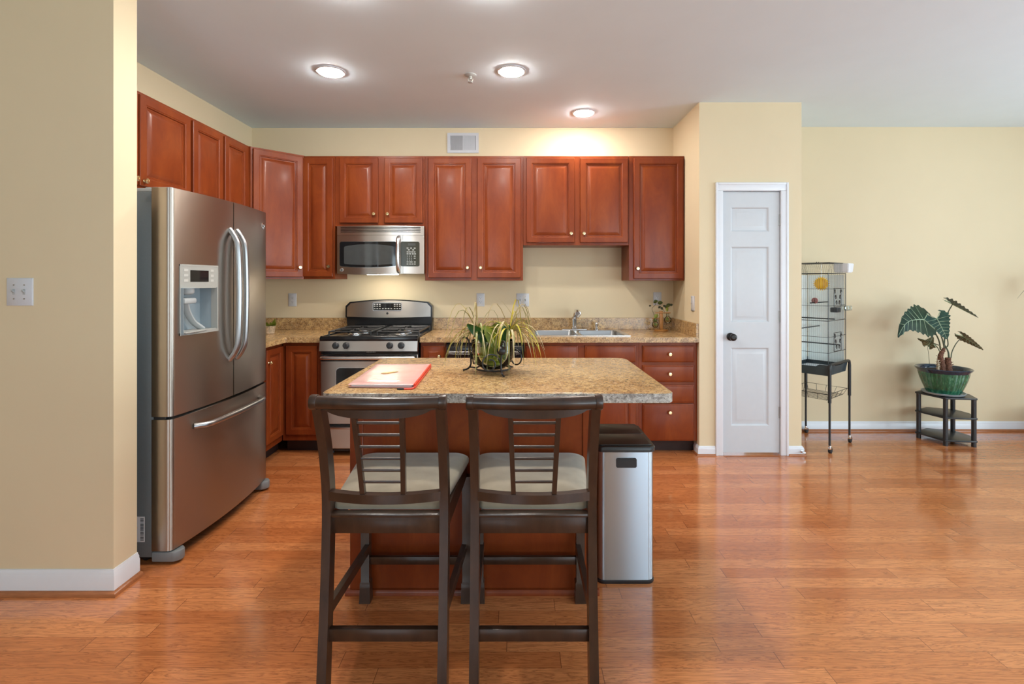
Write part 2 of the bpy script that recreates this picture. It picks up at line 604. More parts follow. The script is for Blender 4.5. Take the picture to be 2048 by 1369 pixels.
def thing(name, label, cat, loc=(0, 0, 0), rz=0.0, group=None, local=False):
    o = bpy.data.objects.new(name, None)
    o.empty_display_size = 0.05
    COL.objects.link(o)
    o.location, o.rotation_euler = loc, (0, 0, rz)
    INV[o.name] = Matrix.Identity(4) if local else (Matrix.Translation(loc) @ Matrix.Rotation(rz, 4, 'Z')).inverted()
    return tag(o, label, cat, group)


def struct(name, bm, m, parent=None, ang=38):
    o = obj(name, bm, m, parent, ang)
    if parent is None:
        o['kind'] = 'structure'
    return o


def dup(root, loc, label, rz=0.0):
    r = root.copy()
    COL.objects.link(r)
    r.location, r.rotation_euler = loc, (0, 0, rz)
    r['label'] = label

    def rec(src, dst):
        for ch in [o for o in src.children]:
            c = ch.copy()
            COL.objects.link(c)
            c.parent = dst
            rec(ch, c)
    rec(root, r)
    return r


def at(x, y, Y):
    """a point at depth Y read off the survey of the photograph"""
    return Vector(((x - 1035) * Y / 1000, Y, 1.355 - (y - 562) * Y / 1000))


# ------------------------------------------------------------------ room shell
H = 2.743
YB, YL = 4.535, 4.51          # kitchen and living back wall
XL, XP, XR = -2.41, 1.412, 2.207   # kitchen left wall, pantry left and right faces
YP = 3.885                    # pantry front
struct('floor', box(nb(), -4.6, 6.1, -3.1, 4.75, -0.06, 0), 'floor')
struct('ceiling', box(nb(), -4.6, 6.1, -3.1, 4.75, H, H + 0.1), 'ceiling')
bm = nb()
box(bm, XL - 0.12, XP + 0.01, YB, YB + 0.12, 0, H)
struct('wall_back', bm, 'wall')
bm = nb()
box(bm, XR - 0.1, 6.1, YL, YL + 0.14, 0, H)
struct('wall_living', bm, 'wall')
bm = nb()
# pantry box with a door opening
DX0, DX1, DZ = 1.588, 2.049, 2.057
box(bm, XP, DX0, YP, YP + 0.11, 0, H)
box(bm, DX1, XR, YP, YP + 0.11, 0, H)
box(bm, DX0, DX1, YP, YP + 0.11, DZ, H)
box(bm, XP, XP + 0.1, YP + 0.11, YB, 0, H)
box(bm, XR - 0.1, XR, YP + 0.11, YL, 0, H)
struct('wall_pantry', bm, 'wall')
struct('wall_left', box(nb(), XL - 0.12, XL, 2.30, YB, 0, H), 'wall')
struct('wall_entry', box(nb(), -4.6, -1.752, 2.168, 2.302, 0, H), 'wall')
struct('wall_far_left', box(nb(), -4.7, -4.58, -3.1, 2.3, 0, H), 'wall')


def pierced(name, horizontal, pos, lo, hi, holes, t):
    """a wall with rectangular openings (a0,a1,z0,z1)"""
    bm = nb()
    cuts = sorted({lo, hi, *[h[0] for h in holes], *[h[1] for h in holes]})
    for a, b in zip(cuts, cuts[1:]):
        hs = [h for h in holes if h[0] <= a and h[1] >= b]
        spans = [(0, H)] if not hs else [(0, hs[0][2]), (hs[0][3], H)]
        for z0, z1 in spans:
            if z1 - z0 > 1e-3:
                if horizontal:
                    box(bm, a, b, pos, pos + t, z0, z1)
                else:
                    box(bm, pos, pos + t, a, b, z0, z1)
    return struct(name, bm, 'wall')


HR = [(0.8, 2.7, 0.45, 2.25), (-2.35, -0.45, 0.45, 2.25)]
HB = [(1.7, 4.3, 0.20, 2.30), (-2.0, -0.4, 0.55, 2.15)]
pierced('wall_right', False, 6.0, -3.1, 4.65, HR, 0.12)
pierced('wall_rear', True, -3.1, -4.6, 6.1, HB, 0.1)
for k, (a, b, z0, z1) in enumerate(HR + HB):
    bm, gp = nb(), nb()
    m = (a + b) / 2
    for p, q, r, s in ((a - .06, a + .03, z0 - .06, z1 + .06), (b - .03, b + .06, z0 - .06, z1 + .06), (m - .02, m + .02, z0, z1),
                       (a, b, z0 - .06, z0 + .03), (a, b, z1 - .03, z1 + .06)):
        if k < 2:
            box(bm, 5.975, 6.10, p, q, r, s)
        else:
            box(bm, p, q, -3.08, -2.975, r, s)
    w = struct('window_%d' % (k + 1), bm, 'trim')
    if k < 2:
        box(gp, 6.03, 6.036, a, b, z0, z1)
    else:
        box(gp, a, b, -3.05, -3.044, z0, z1)
    struct('window_pane', gp, 'pane', w)


# baseboards with a moulded top, and oak shoe strips
def moulding(bm, path, prof):
    """profile (standing out, height) swept along a floor path with mitred corners; it stands out to the right of the path"""
    P = [Vector(p) for p in path]
    rings = []
    for i, p in enumerate(P):
        ns = []
        if i > 0:
            d = (p - P[i - 1]).normalized()
            ns.append(Vector((d.y, -d.x)))
        if i < len(P) - 1:
            d = (P[i + 1] - p).normalized()
            ns.append(Vector((d.y, -d.x)))
        m = sum(ns, Vector((0, 0))).normalized()
        m = m / max(.2, m.dot(ns[0]))
        rings.append([(p.x + m.x * a, p.y + m.y * a, z) for a, z in prof])
    loft(bm, rings)


def base_prof(h, t=0.014):
    return [(0, 0), (t, 0), (t, h * .72), (t * .75, h * .78), (t * .75, h * .86), (t * .4, h * .93), (t * .3, h), (0, h)]


def shoe_prof(r, off=0.014):
    return [(off, 0), (off + r, 0), (off + r * .92, r * .45), (off + r * .6, r * .85), (off, r)]


for name, tn, path, h, sh in (('baseboard_left', 'trim_1', [(-4.58, 2.168), (-1.752, 2.168), (-1.752, 2.302)], .105, .019),
                              ('baseboard_living', 'trim_3', [(XR + .03, YL), (6.0, YL)], .088, .020)):
    bm = nb()
    moulding(bm, path, base_prof(h))
    struct(name, bm, 'trim')
    bm = nb()
    moulding(bm, path, shoe_prof(sh))
    struct(tn, bm, 'shoe')
bm, sb = nb(), nb()
for path in ([(XP, YP + .09), (XP, YP), (1.534, YP)], [(2.099, YP), (XR, YP), (XR, YL - .001)]):
    moulding(bm, path, base_prof(.072))
    moulding(sb, path, shoe_prof(.012))
struct('baseboard_pantry', bm, 'trim')
struct('trim_2', sb, 'shoe')
bm = nb()
lathe(bm, [(0.011, 0), (0.011, 0.004), (0.006, 0.006), (0.006, 0.03), (0.009, 0.03), (0.009, 0.04), (0, 0.042)], (2.200, YP - .014, 0.034), 16, (0, -1, 0))
tag(obj('door_stop', bm, 'satin'), 'small round metal door stop on the baseboard right of the pantry door', 'door stop')

# ------------------------------------------------------------------ pantry door
bm = nb()
cw = 0.058
y0 = YP - 0.016
for x0, x1, z0, z1 in ((1.535, 1.535 + cw, 0, 2.055), (2.098 - cw, 2.098, 0, 2.055), (1.535, 2.098, 2.055, 2.117)):
    box(bm, x0, x1, y0, YP, z0, z1, 0.004)
    # raised outer band of the casing
for x0, x1, z0, z1 in ((1.535, 1.552, 0, 2.117), (2.081, 2.098, 0, 2.117), (1.5525, 2.0805, 2.100, 2.117)):
    box(bm, x0, x1, y0 - .006, y0 + .002, z0, z1, 0.003)
box(bm, DX0 - .002, DX0 + .006, YP, YP + .11, 0, DZ)
box(bm, DX1 - .006, DX1 + .002, YP, YP + .11, 0, DZ)
box(bm, DX0, DX1, YP, YP + .11, DZ - .006, DZ + .002)
struct('trim_4', bm, 'trim')
bm = nb()
dx0, dx1, dz0, dz1, dy = 1.596, 2.041, 0.018, 2.047, YP + 0.006
xs = [dx0, 1.660, 1.958, dx1]
zs = [dz0, 0.225, 0.835, 1.030, 1.622, 1.735, 1.930, dz1]
O = lambda x, z: (x, dy, z)
for i in range(3):
    for j in range(7):
        w, h = xs[i + 1] - xs[i], zs[j + 1] - zs[j]
        if i == 1 and j in (1, 3, 5):
            rings_panel(bm, (xs[i], dy, zs[j]), (1, 0, 0), (0, -1, 0), w, h,
                        [(0, -.012), (0, 0), (.006, -.002), (.013, -.010), (.020, -.010), (.045, -.002), (.050, -.0015)])
        else:
            v = [bm.verts.new((x, dy, z)) for x, z in ((xs[i], zs[j]), (xs[i + 1], zs[j]), (xs[i + 1], zs[j + 1]), (xs[i], zs[j + 1]))]
            bm.faces.new(v)
box(bm, dx0, dx1, dy + .0125, dy + .036, dz0, dz1)
for a in ((dx0, dx0 + .001), (dx1 - .001, dx1)):
    box(bm, a[0], a[1], dy, dy + .0125, dz0, dz1)
box(bm, dx0, dx1, dy, dy + .0125, dz1 - .001, dz1)
bmesh.ops.remove_doubles(bm, verts=bm.verts, dist=1e-5)
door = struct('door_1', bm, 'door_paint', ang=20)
bm = nb()
lathe(bm, [(0.031, 0), (0.031, 0.005), (0.026, 0.009), (0.013, 0.011), (0.012, 0.028), (0.022, 0.034), (0.028, 0.045), (0.027, 0.055), (0.018, 0.062), (0.008, 0.063), (0, 0.061)],
      (1.658, dy, 0.920), 28, (0, -1, 0))
struct('door_knob', bm, 'bronze', door)
struct('latch', box(nb(), dx0 - .004, dx0 + .001, dy - .001, dy + .02, 0.89, 0.95), 'bronze', door)
for z in (1.828, 1.077, 0.330):
    bm = nb()
    cyl(bm, (dx1 + .003, dy - .006, z - .045), (dx1 + .003, dy - .006, z + .045), .006, n=12)
    box(bm, dx1 - .012, dx1 + .002, dy - .003, dy + .001, z - .044, z + .044)
    box(bm, dx1 + .003, dx1 + .014, dy - .012, dy - .004, z - .044, z + .044)
    struct('hinge', bm, 'hinge', door)


# ------------------------------------------------------------------ cabinets
def knob(parent, p, n, r=0.0155):
    bm = nb()
    lathe(bm, [(0.009, 0), (0.006, 0.004), (0.005, 0.012), (r, 0.015), (r, 0.020), (r * .8, 0.024), (r * .45, 0.0245), (r * .4, 0.0225), (0, 0.0225)], p, 20, n)
    return obj('knob', bm, 'knob', parent)


DOOR_T = 0.019


def raised_door(parent, O, U, N, w, h, stile=0.056, kn=None, name='door'):
    """raised panel door whose back lies on the face frame at O"""
    t = DOOR_T
    s = min(stile, w * 0.26)
    prof = [(0, 0), (0, t - .004), (.004, t), (s - .012, t), (s - .007, t - .003), (s - .003, t - .003), (s, t - .011), (s + .008, t - .011), (s + .012, t - .009), (s + .034, t - .002), (s + .038, t - .0015)]
    if w - 2 * (s + .038) < 0.02:
        prof = prof[:8]
    d = obj(name, rings_panel(nb(), O, U, N, w, h, prof), 'cherry', parent, 20)
    if kn:
        U, N = Vector(U).normalized(), Vector(N).normalized()
        knob(d, Vector(O) + U * kn[0] + Vector((0, 0, kn[1])) + N * t, N)
    return d


def slab_front(parent, O, U, N, w, h, kn=None, name='drawer'):
    t = DOOR_T
    prof = [(0, 0), (0, t - .008), (.003, t - .006), (.007, t - .005), (.010, t - .001), (.013, t)]
    d = obj(name, rings_panel(nb(), O, U, N, w, h, prof), 'cherry', parent, 20)
    if kn:
        U, N = Vector(U).normalized(), Vector(N).normalized()
        knob(d, Vector(O) + U * kn[0] + Vector((0, 0, kn[1])) + N * t, N)
    return d


FU = 4.229    # face frame of the wall cabinets
WT = 2.411
NY, UX = (0, -1, 0), (1, 0, 0)
GW = 'cherry wall cabinets'
ZB = 1.357


def wall_cab(x0, x1, z0, doors, label, zt=WT):
    """doors: (x0, x1, z0, z1, knob side)"""
    t = thing('wall_cabinet', label, 'cabinet', ((x0 + x1) / 2, 4.38, z0), group=GW)
    bm = nb()
    box(bm, x0, x1, FU, YB - .001, z0, zt, 0.0015, 1)
    obj('cabinet_body', bm, 'cherry', t)
    for a, b, c, d, k in doors:
        w, h = b - a, d - c
        raised_door(t, (a, FU - .0005, c), UX, NY, w, h, kn=((0.030 if k == 'l' else w - .030), 0.085 if h > .8 else .075))
    return t


def X(px, Y=4.21):
    return (px - 1035) * Y / 1000


wall_cab(-1.800, X(668.5), ZB + .013, [(X(605.5), X(665), 1.390, 2.392, 'r')], 'narrow single-door cherry wall cabinet left of the microwave')
wall_cab(X(668.5) + .001, X(849), 1.815, [(X(679), X(755.5), 1.842, 2.392, 'r'), (X(768.5), X(844.5), 1.842, 2.392, 'l')], 'short two-door cherry wall cabinet directly above the microwave')
wall_cab(X(849) + .001, X(1046), ZB, [(X(856), X(942.5), 1.381, 2.392, 'r'), (X(954.5), X(1041.5), 1.381, 2.392, 'l')], 'tall two-door cherry wall cabinet right of the microwave')
wall_cab(X(1046) + .001, X(1258.5), 1.655, [(X(1053), X(1149), 1.678, 2.392, 'r'), (X(1160.4), X(1256), 1.678, 2.392, 'l')], 'raised two-door cherry wall cabinet above the sink')
wall_cab(X(1258.5) + .001, XP - .002, ZB, [(X(1267.8), X(1366.5), 1.373, 2.390, 'l')], 'tall single-door cherry wall cabinet beside the pantry wall')

# corner cabinet with a diagonal door
t = thing('wall_cabinet', 'angled corner cherry wall cabinet with one tall door', 'cabinet', (-2.1, 4.25, ZB), group=GW)
bm = nb()
prism(bm, [(XL + .001, 3.925), (-2.095, 3.925), (-1.802, FU - .014), (-1.802, YB - .001), (XL + .001, YB - .001)], ZB + .013, WT)
obj('cabinet_body', bm, 'cherry', t)
A, B = Vector((-2.095, 3.925, 0)), Vector((-1.802, FU - .014, 0))
U = (B - A).normalized()
Nn = Vector((U.y, -U.x, 0))
L = (B - A).length
raised_door(t, A + U * .014 + Vector((0, 0, 1.387)), U, Nn, L - .028, 2.397 - 1.387, kn=(L - .058, .08))

# cabinets on the left wall
NX, UY = (1, 0, 0), (0, 1, 0)
FL = -2.108
t = thing('wall_cabinet', 'short cherry wall cabinet above the refrigerator', 'cabinet', (-2.25, 2.8, 1.86), group=GW)
obj('cabinet_body', box(nb(), XL + .001, FL, 2.312, 3.213, 1.862, WT, 0.0015, 1), 'cherry', t)
raised_door(t, (FL, 2.332, 1.885), UY, NX, .425, .506, kn=(.395, .03))
raised_door(t, (FL, 2.770, 1.885), UY, NX, .428, .506, kn=(.030, .03))
t = thing('wall_cabinet', 'two-door cherry wall cabinet on the left wall behind the refrigerator top', 'cabinet', (-2.25, 3.57, ZB), group=GW)
obj('cabinet_body', box(nb(), XL + .001, FL, 3.214, 3.924, 1.830, WT, 0.0015, 1), 'cherry', t)
raised_door(t, (FL, 3.226, 1.852), UY, NX, .326, .539, kn=(.296, .03))
raised_door(t, (FL, 3.578, 1.852), UY, NX, .300, .539, kn=(.030, .03))

# base cabinets
FB = 3.925
ZT = 0.873
GB = 'cherry base cabinets'


def base_cab(x0, x1, label, cat='cabinet', hollow=False):
    t = thing('base_cabinet', label, cat, ((x0 + x1) / 2, 4.2, 0), group=GB)
    bm = nb()
    if hollow:
        box(bm, x0, x1, FB, FB + .02, .10, ZT)
        box(bm, x0, x0 + .018, FB + .02, YB - .002, .10, ZT)
        box(bm, x1 - .018, x1, FB + .02, YB - .002, .10, ZT)
        box(bm, x0 + .018, x1 - .018, FB + .02, YB - .002, .10, .118)
    else:
        box(bm, x0, x1, FB, YB - .002, 0.10, ZT, 0.0015, 1)
    obj('cabinet_body', bm, 'cherry', t)
    obj('toe_kick', box(nb(), x0, x1, FB + .075, FB + .09, 0, 0.10), 'cabinet_inside', t)
    return t


def B_(px):
    return (px - 1035) * 3.905 / 1000


t = base_cab(-1.842, -1.532, 'single-door cherry base cabinet in the corner left of the stove')
raised_door(t, (-1.812, FB, 0.150), UX, NY, .246, .696, kn=None)
t = base_cab(-.760, -.557, 'narrow cherry base cabinet between the stove and dishwasher')
d = slab_front(t, (-.745, FB, .716), UX, NY, .175, .131, kn=(.135, .048))
obj('drawer_panel', rings_panel(nb(), (-.745 + .05, FB - DOOR_T, .716 + .035), UX, NY, .075, .05, [(0, 0), (.004, .003), (.012, .001), (.014, .001)]), 'cherry', d, 20)
raised_door(t, (-.745, FB, .150), UX, NY, .175, .545, kn=(.03, .48))
t = base_cab(.052, .952, 'wide cherry base cabinet under the sink', hollow=True)
for k, (a, b) in enumerate(((B_(1050.5), B_(1156)), (B_(1170), B_(1272)))):
    slab_front(t, (a, FB, .716), UX, NY, b - a, .131, name='false_drawer')
    raised_door(t, (a, FB, .125), UX, NY, b - a, .570, kn=((b - a - .03) if k == 0 else .03, .49))
t = base_cab(.953, XP - .002, 'four-drawer cherry base cabinet beside the pantry wall')
a, b = B_(1285.7), B_(1389)
for z0, z1 in ((.716, .847), (.562, .693), (.398, .539), (.101, .391)):
    slab_front(t, (a, FB, z0), UX, NY, b - a, z1 - z0, kn=((b - a) * .52, (z1 - z0) * (.5 if z1 > .4 else .78)))
# left run
for y0, y1, lab in ((3.312, 3.628, 'cherry base cabinet hidden behind the refrigerator on the left wall'),
                    (3.629, 3.922, 'narrow cherry base cabinet showing just past the refrigerator')):
    t = thing('base_cabinet', lab, 'cabinet', (-2.1, (y0 + y1) / 2, 0), group=GB)
    obj('cabinet_body', box(nb(), XL + .002, -1.846, y0, y1, .10, ZT, .0015, 1), 'cherry', t)
    obj('toe_kick', box(nb(), -1.935, -1.92, y0, y1 + (.09 if y1 > 3.9 else 0), 0, .10), 'cabinet_inside', t)
    raised_door(t, (-1.846, y0 + .018, .150), UY, NX, y1 - y0 - .034, .696, kn=(.028, .6))

# worktops
bm = nb()
poly = [(XL + .001, 3.312), (-1.802, 3.312), (-1.802, 3.887), (-1.528, 3.887), (-1.528, YB - .001), (XL + .001, YB - .001)]
prism(bm, rpoly(poly, [0, .006, .012, .004, 0, 0], 4), .874, .914)
box(bm, XL + .021, -1.528, YB - .021, YB - .001, .9135, 1.021, .002, 1)
box(bm, XL + .001, XL + .021, 3.312, YB - .001, .9135, 1.021, .002, 1)
tag(obj('worktop', bm, 'counter', None, 30), 'speckled brown laminate worktop left of the stove, turning along the left wall', 'countertop', 'kitchen worktops')
SX0, SX1, SY0, SY1 = .118, .886, 3.985, 4.455
bm = nb()
grid_slab(bm, [-.760, SX0, SX1, XP - .001], [3.887, SY0, SY1, YB - .001], {(1, 1)}, .874, .914)
es = [e for e in bm.edges if all(abs(v.co.y - 3.887) < 1e-4 for v in e.verts) and abs(e.verts[0].co.z - e.verts[1].co.z) < 1e-4]
bmesh.ops.bevel(bm, geom=es, offset=.005, segments=2, affect='EDGES')
box(bm, -.760, XP - .021, YB - .021, YB - .001, .9135, 1.021, .002, 1)
box(bm, XP - .021, XP - .001, 3.895, YB - .001, .9135, 1.021, .002, 1)
tag(obj('worktop', bm, 'counter', None, 30), 'speckled brown laminate worktop holding the sink, right of the stove', 'countertop', 'kitchen worktops')

# ------------------------------------------------------------------ sink, faucet, soap pump
t = thing('sink', 'double-bowl stainless steel sink set into the worktop', 'sink', (.5, 4.2, .914))
bm = nb()
mx = .50
grid_slab(bm, [SX0 - .013, SX0 + .030, mx - .016, mx + .016, SX1 - .030, SX1 + .013], [SY0 - .013, SY0 + .022, 4.375, SY1 + .013], {(1, 1), (3, 1)}, .915, .920)
obj('rim', bm, 'satin', t)
for a, b in ((SX0 + .030, mx - .016), (mx + .016, SX1 - .030)):
    bm = nb()
    rings = []
    for ins, z, r in ((0, .9205, .03), (.002, .915, .04), (.006, .78, .05), (.02, .755, .06), (.06, .75, .06)):
        q = rpoly([(a + ins, SY0 + .022 + ins), (b - ins, SY0 + .022 + ins), (b - ins, 4.375 - ins), (a + ins, 4.375 - ins)], r, 5)
        rings.append([(x, y, z) for x, y in q])
    loft(bm, rings, False)
    bm.faces.new([v for v in bm.verts][-len(rings[0]):])
    bw = obj('bowl', bm, 'handle_steel', t)
    obj('drain', lathe(nb(), [(.04, 0), (.04, .002), (.03, .003), (0, .001)], ((a + b) / 2, 4.19, .7505), 20), 'chrome', bw)
t = thing('faucet', 'chrome pull-out faucet behind the middle of the sink', 'faucet', (.504, 4.425, .92))
bm = nb()
prism(bm, rpoly([(.385, 4.398), (.623, 4.398), (.623, 4.452), (.385, 4.452)], .024, 6), .920, .930, .004)
obj('base_plate', bm, 'chrome', t)
bm = nb()
lathe(bm, [(.028, 0), (.028, .012), (.023, .016), (.022, .075), (.025, .085), (.024, .105), (.015, .115), (0, .117)], (.504, 4.425, .930), 24)
obj('body', bm, 'chrome', t)
bm = nb()
tube(bm, spline([(.504, 4.425, .99), (.507, 4.405, 1.045), (.510, 4.36, 1.085), (.511, 4.30, 1.092), (.511, 4.265, 1.075)], 5), [.017] * 5 + [.018] * 6 + [.021] * 10, 14)
obj('spout', bm, 'chrome', t)
bm = nb()
tube(bm, spline([(.520, 4.425, 1.03), (.545, 4.425, 1.045), (.556, 4.425, 1.068), (.545, 4.425, 1.083), (.530, 4.425, 1.078)], 5), .008, 10)
obj('lever', bm, 'chrome', t)
t = thing('soap_dispenser', 'small chrome soap pump on the sink rim right of the faucet', 'soap dispenser', (.70, 4.425, .92))
obj('base', lathe(nb(), [(.020, 0), (.020, .008), (.013, .012), (.013, .028), (0, .03)], (.70, 4.425, .920), 18), 'chrome', t)
bm = nb()
lathe(bm, [(.008, 0), (.012, .004), (.017, .012), (.017, .030), (.012, .037), (0, .039)], (.70, 4.425, .949), 18)
cyl(bm, (.70, 4.425, .972), (.70, 4.375, .968), .006, n=10)
obj('pump_head', bm, 'chrome', t)

# ------------------------------------------------------------------ stove
SXA, SXB = -1.522, -.766
t = thing('gas_range', 'freestanding stainless gas range with black cooktop and arched backguard', 'stove', (-1.144, 4.15, 0))
bm = nb()
box(bm, SXA + .004, SXB - .004, 3.89, 4.50, .03, .895)
obj('body', bm, 'black', t)
for x in (SXA + .06, SXB - .06):
    for y in (3.95, 4.42):
        obj('foot', cyl(nb(), (x, y, 0), (x, y, .032), .018, n=12), 'black_plastic', t)
bm = nb()
box(bm, SXA, SXB, 3.838, 4.43, .893, .921, .006)
# slightly dished top with rolled edge
box(bm, SXA + .004, SXB - .004, 3.842, 3.862, .915, .928, .004)
box(bm, SXA + .004, SXA + .020, 3.842, 4.43, .915, .928, .004)
box(bm, SXB - .020, SXB - .004, 3.842, 4.43, .915, .928, .004)
ct = obj('cooktop', bm, 'black', t)
bm = nb()
loft(bm, [[(x, 3.842, .892), (x, 3.828, .815), (x, 3.895, .815), (x, 3.895, .892)] for x in (SXA + .002, SXB - .002)])
cp = obj('control_panel', bm, 'steel', t)
for x in (-1.394, -1.314, -.980, -.892):
    bm = nb()
    lathe(bm, [(.026, 0), (.026, .006), (.021, .010), (.019, .028), (.016, .031), (0, .031)], (x, 3.835, .858), 20, (0, -1, .12))
    box(bm, x - .004, x + .004, 3.794, 3.812, .837, .879, .002, 1)
    obj('dial', bm, 'black_plastic', cp)
obj('vent_strip', box(nb(), SXA + .004, SXB - .004, 3.860, 3.895, .790, .814), 'black', t)
bm = nb()
for k in range(6):
    box(bm, -1.164 + k * .012, -1.157 + k * .012, 3.8585, 3.8605, .802, .808)
obj('vent_marks', bm, 'mark', t)
bm = nb()
rings_panel(bm, (SXA + .004, 3.895, .248), UX, NY, SXB - SXA - .008, .537, [(0, 0), (0, .040), (.006, .046)])
dr = obj('oven_door', bm, 'steel', t)
bm = nb()
slab_xz(bm, rpoly([(-1.402, .36), (-.886, .36), (-.886, .690), (-1.402, .690)], .035, 6), 3.8495, 3.846)
obj('window_frame', bm, 'satin', dr)
bm = nb()
slab_xz(bm, rpoly([(-1.395, .367), (-.893, .367), (-.893, .683), (-1.395, .683)], .03, 6), 3.8495, 3.8445)
obj('window', bm, 'black_glass', dr)
bm = nb()
box(bm, SXA + .006, SXB - .006, 3.846, 3.850, .735, .784)
obj('top_trim', bm, 'black', dr)
bm = nb()
tube(bm, spline([(SXA + .03, 3.850, .766), (SXA + .034, 3.815, .766), (SXA + .065, 3.803, .766), (-1.144, 3.797, .766), (SXB - .065, 3.803, .766), (SXB - .034, 3.815, .766), (SXB - .03, 3.850, .766)], 6), .015, 12)
obj('handle', bm, 'satin', dr)
bm = nb()
rings_panel(bm, (SXA + .004, 3.895, .058), UX, NY, SXB - SXA - .008, .172, [(0, 0), (0, .036), (.006, .042)])
box(bm, SXA + .004, SXB - .004, 3.838, 3.862, .212, .230, .006)
obj('storage_drawer', bm, 'steel', t)
# burners and grates
for x0 in (-1.470, -1.095):
    x1 = x0 + .275 + .05
    g = nb()
    ys = (3.90, 4.385)
    zt = .957
    for x in (x0, x1):
        tube(g, [(x, ys[0], zt), (x, ys[1], zt)], .0065, 6)
    for y in (ys[0], 4.1425, ys[1]):
        tube(g, [(x0, y, zt), (x1, y, zt)], .0065, 6)
    for x in (x0, x1):
        for y in ys:
            tube(g, [(x, y, zt), (x, y, .921)], .006, 6)
    xm = (x0 + x1) / 2
    for yc in (4.02, 4.264):
        for dx, dy in ((1, 0), (-1, 0), (0, 1), (0, -1)):
            ex, ey = (x1 - xm) if dx else 0, .122 if dy else 0
            tube(g, [(xm + dx * .028, yc + dy * .028, zt + .005), (xm + dx * ex, yc + dy * ey, zt)], .006, 6)
        b = obj('burner', lathe(nb(), [(.055, 0), (.055, .006), (.042, .010), (.040, .018), (0, .018)], (xm, yc, .921), 24), 'satin', ct)
        obj('burner_cap', lathe(nb(), [(.036, 0), (.037, .006), (.030, .011), (0, .012)], (xm, yc, .939), 24), 'cast', b)
    obj('grate', g, 'cast', t)
# backguard


def arch(x0, x1, zlo, zedge, zmid, drop=0.0, r=.03, n=16):
    pts = [(x0, zlo)]
    xm = (x0 + x1) / 2
    low = [(xm + (x1 - x0) / 2 * s, zlo - drop * (1 - s * s)) for s in [-1 + 2 * i / n for i in range(n + 1)]]
    top = [(xm + (x1 - x0) / 2 * s, zedge + (zmid - zedge) * (1 - s * s)) for s in [1 - 2 * i / n for i in range(n + 1)]]
    # soften the two upper corners
    top[0] = (x1, zedge - r)
    top[-1] = (x0, zedge - r)
    top[1] = (top[1][0] + .012, top[1][1])
    top[-2] = (top[-2][0] - .012, top[-2][1])
    return low + top


bm = nb()
slab_xz(bm, arch(SXA - .008, SXB + .008, 1.028, 1.160, 1.188, .008), 4.448, 4.515)
slab_xz(bm, [(SXA + .006, .90), (SXB - .006, .90), (SXB + .004, 1.04), (SXA - .004, 1.04)], 4.462, 4.50)
bg = obj('backguard', bm, 'black', t)
bm = nb()
slab_xz(bm, arch(SXA + .006, SXB - .006, 1.036, 1.150, 1.180, .008), 4.443, 4.449)
obj('steel_face', bm, 'steel', bg)
bm = nb()
slab_xz(bm, rpoly([(-1.286, 1.088), (-1.027, 1.088), (-1.027, 1.162), (-1.286, 1.162)], .012), 4.440, 4.444)
obj('display_bezel', bm, 'satin', bg)
bm = nb()
slab_xz(bm, rpoly([(-1.280, 1.094), (-1.033, 1.094), (-1.033, 1.156), (-1.280, 1.156)], .008), 4.438, 4.441)
obj('display', bm, 'black_glass', bg)
bm = nb()
for z in (1.146, 1.130, 1.108):
    for x in (-1.268, -1.245, -1.222, -1.09, -1.067, -1.044) + ((-1.195, -1.170, -1.145, -1.12) if z < 1.12 else ()):
        box(bm, x - .007, x + .007, 4.4372, 4.4385, z - .0028, z + .0028)
obj('button_marks', bm, 'mark', bg)
obj('emblem', lathe(nb(), [(.010, 0), (.010, .002), (.007, .003), (0, .003)], (-1.156, 4.443, 1.066), 20, (0, -1, 0)), 'black_plastic', bg)

# ------------------------------------------------------------------ microwave
MX0, MX1, MZ0, MZ1 = -1.503, -.778, 1.410, 1.8115
MC, MH = (MX0 + MX1) / 2, (MX1 - MX0) / 2


def mw(x):
    u = (x - MC) / MH
    return (x, 4.165 - .036 * (1 - u * u), 0, -1)


t = thing('microwave', 'stainless over-range microwave with bowed door', 'microwave', (MC, 4.3, MZ0))
bm = nb()
box(bm, MX0, MX1 - .004, 4.175, YB - .002, MZ0 + .012, MZ1)
mb = obj('case', bm, 'black', t)
bm = nb()
cpatch(bm, mw, MX0, MX1, 1.733, MZ1, -.02, 0)
gr = obj('top_grille', bm, 'steel', t)
bm = nb()
for k in range(4):
    cpatch(bm, mw, MX0 + .032, MX1 - .028, 1.757 + k * .0125, 1.7630 + k * .0125, -.004, .0006)
obj('grille_slots', bm, 'black', gr)
XD = -.948
bm = nb()
cpatch(bm, mw, MX0, XD - .001, MZ0 + .004, 1.731, -.02, 0, bow=(.008, 0))
dr = obj('door', bm, 'steel', t)
bm = nb()
cpatch(bm, mw, MX0 + .020, XD - .050, 1.474, 1.682, -.004, .0010, .018, bow=(.012, .0))
obj('window_trim', bm, 'satin', dr)
bm = nb()
cpatch(bm, mw, MX0 + .024, XD - .052, 1.478, 1.679, -.004, .0020, .016, bow=(.012, .0))
wf = obj('window_border', bm, 'black_glass', dr)
bm = nb()
cpatch(bm, mw, MX0 + .062, XD - .075, 1.494, 1.640, -.004, .0028, .012, bow=(.008, .018))
obj('window', bm, 'oven_glass', wf)
bm = nb()
hx = XD - .031
tube(bm, spline([(hx, 4.135, 1.716), (hx, 4.108, 1.705), (hx, 4.088, 1.66), (hx, 4.080, 1.575), (hx, 4.088, 1.485), (hx, 4.108, 1.440), (hx, 4.135, 1.430)], 6), .0165, 12)
obj('handle', bm, 'satin', dr)
e = obj('emblem', lathe(nb(), [(.016, 0), (.016, .002), (.013, .003), (.012, .002), (0, .002)], (MX0 + .042, mw(MX0 + .042)[1], 1.445), 24, (0, -1, 0)), 'satin', dr)
bm = nb()
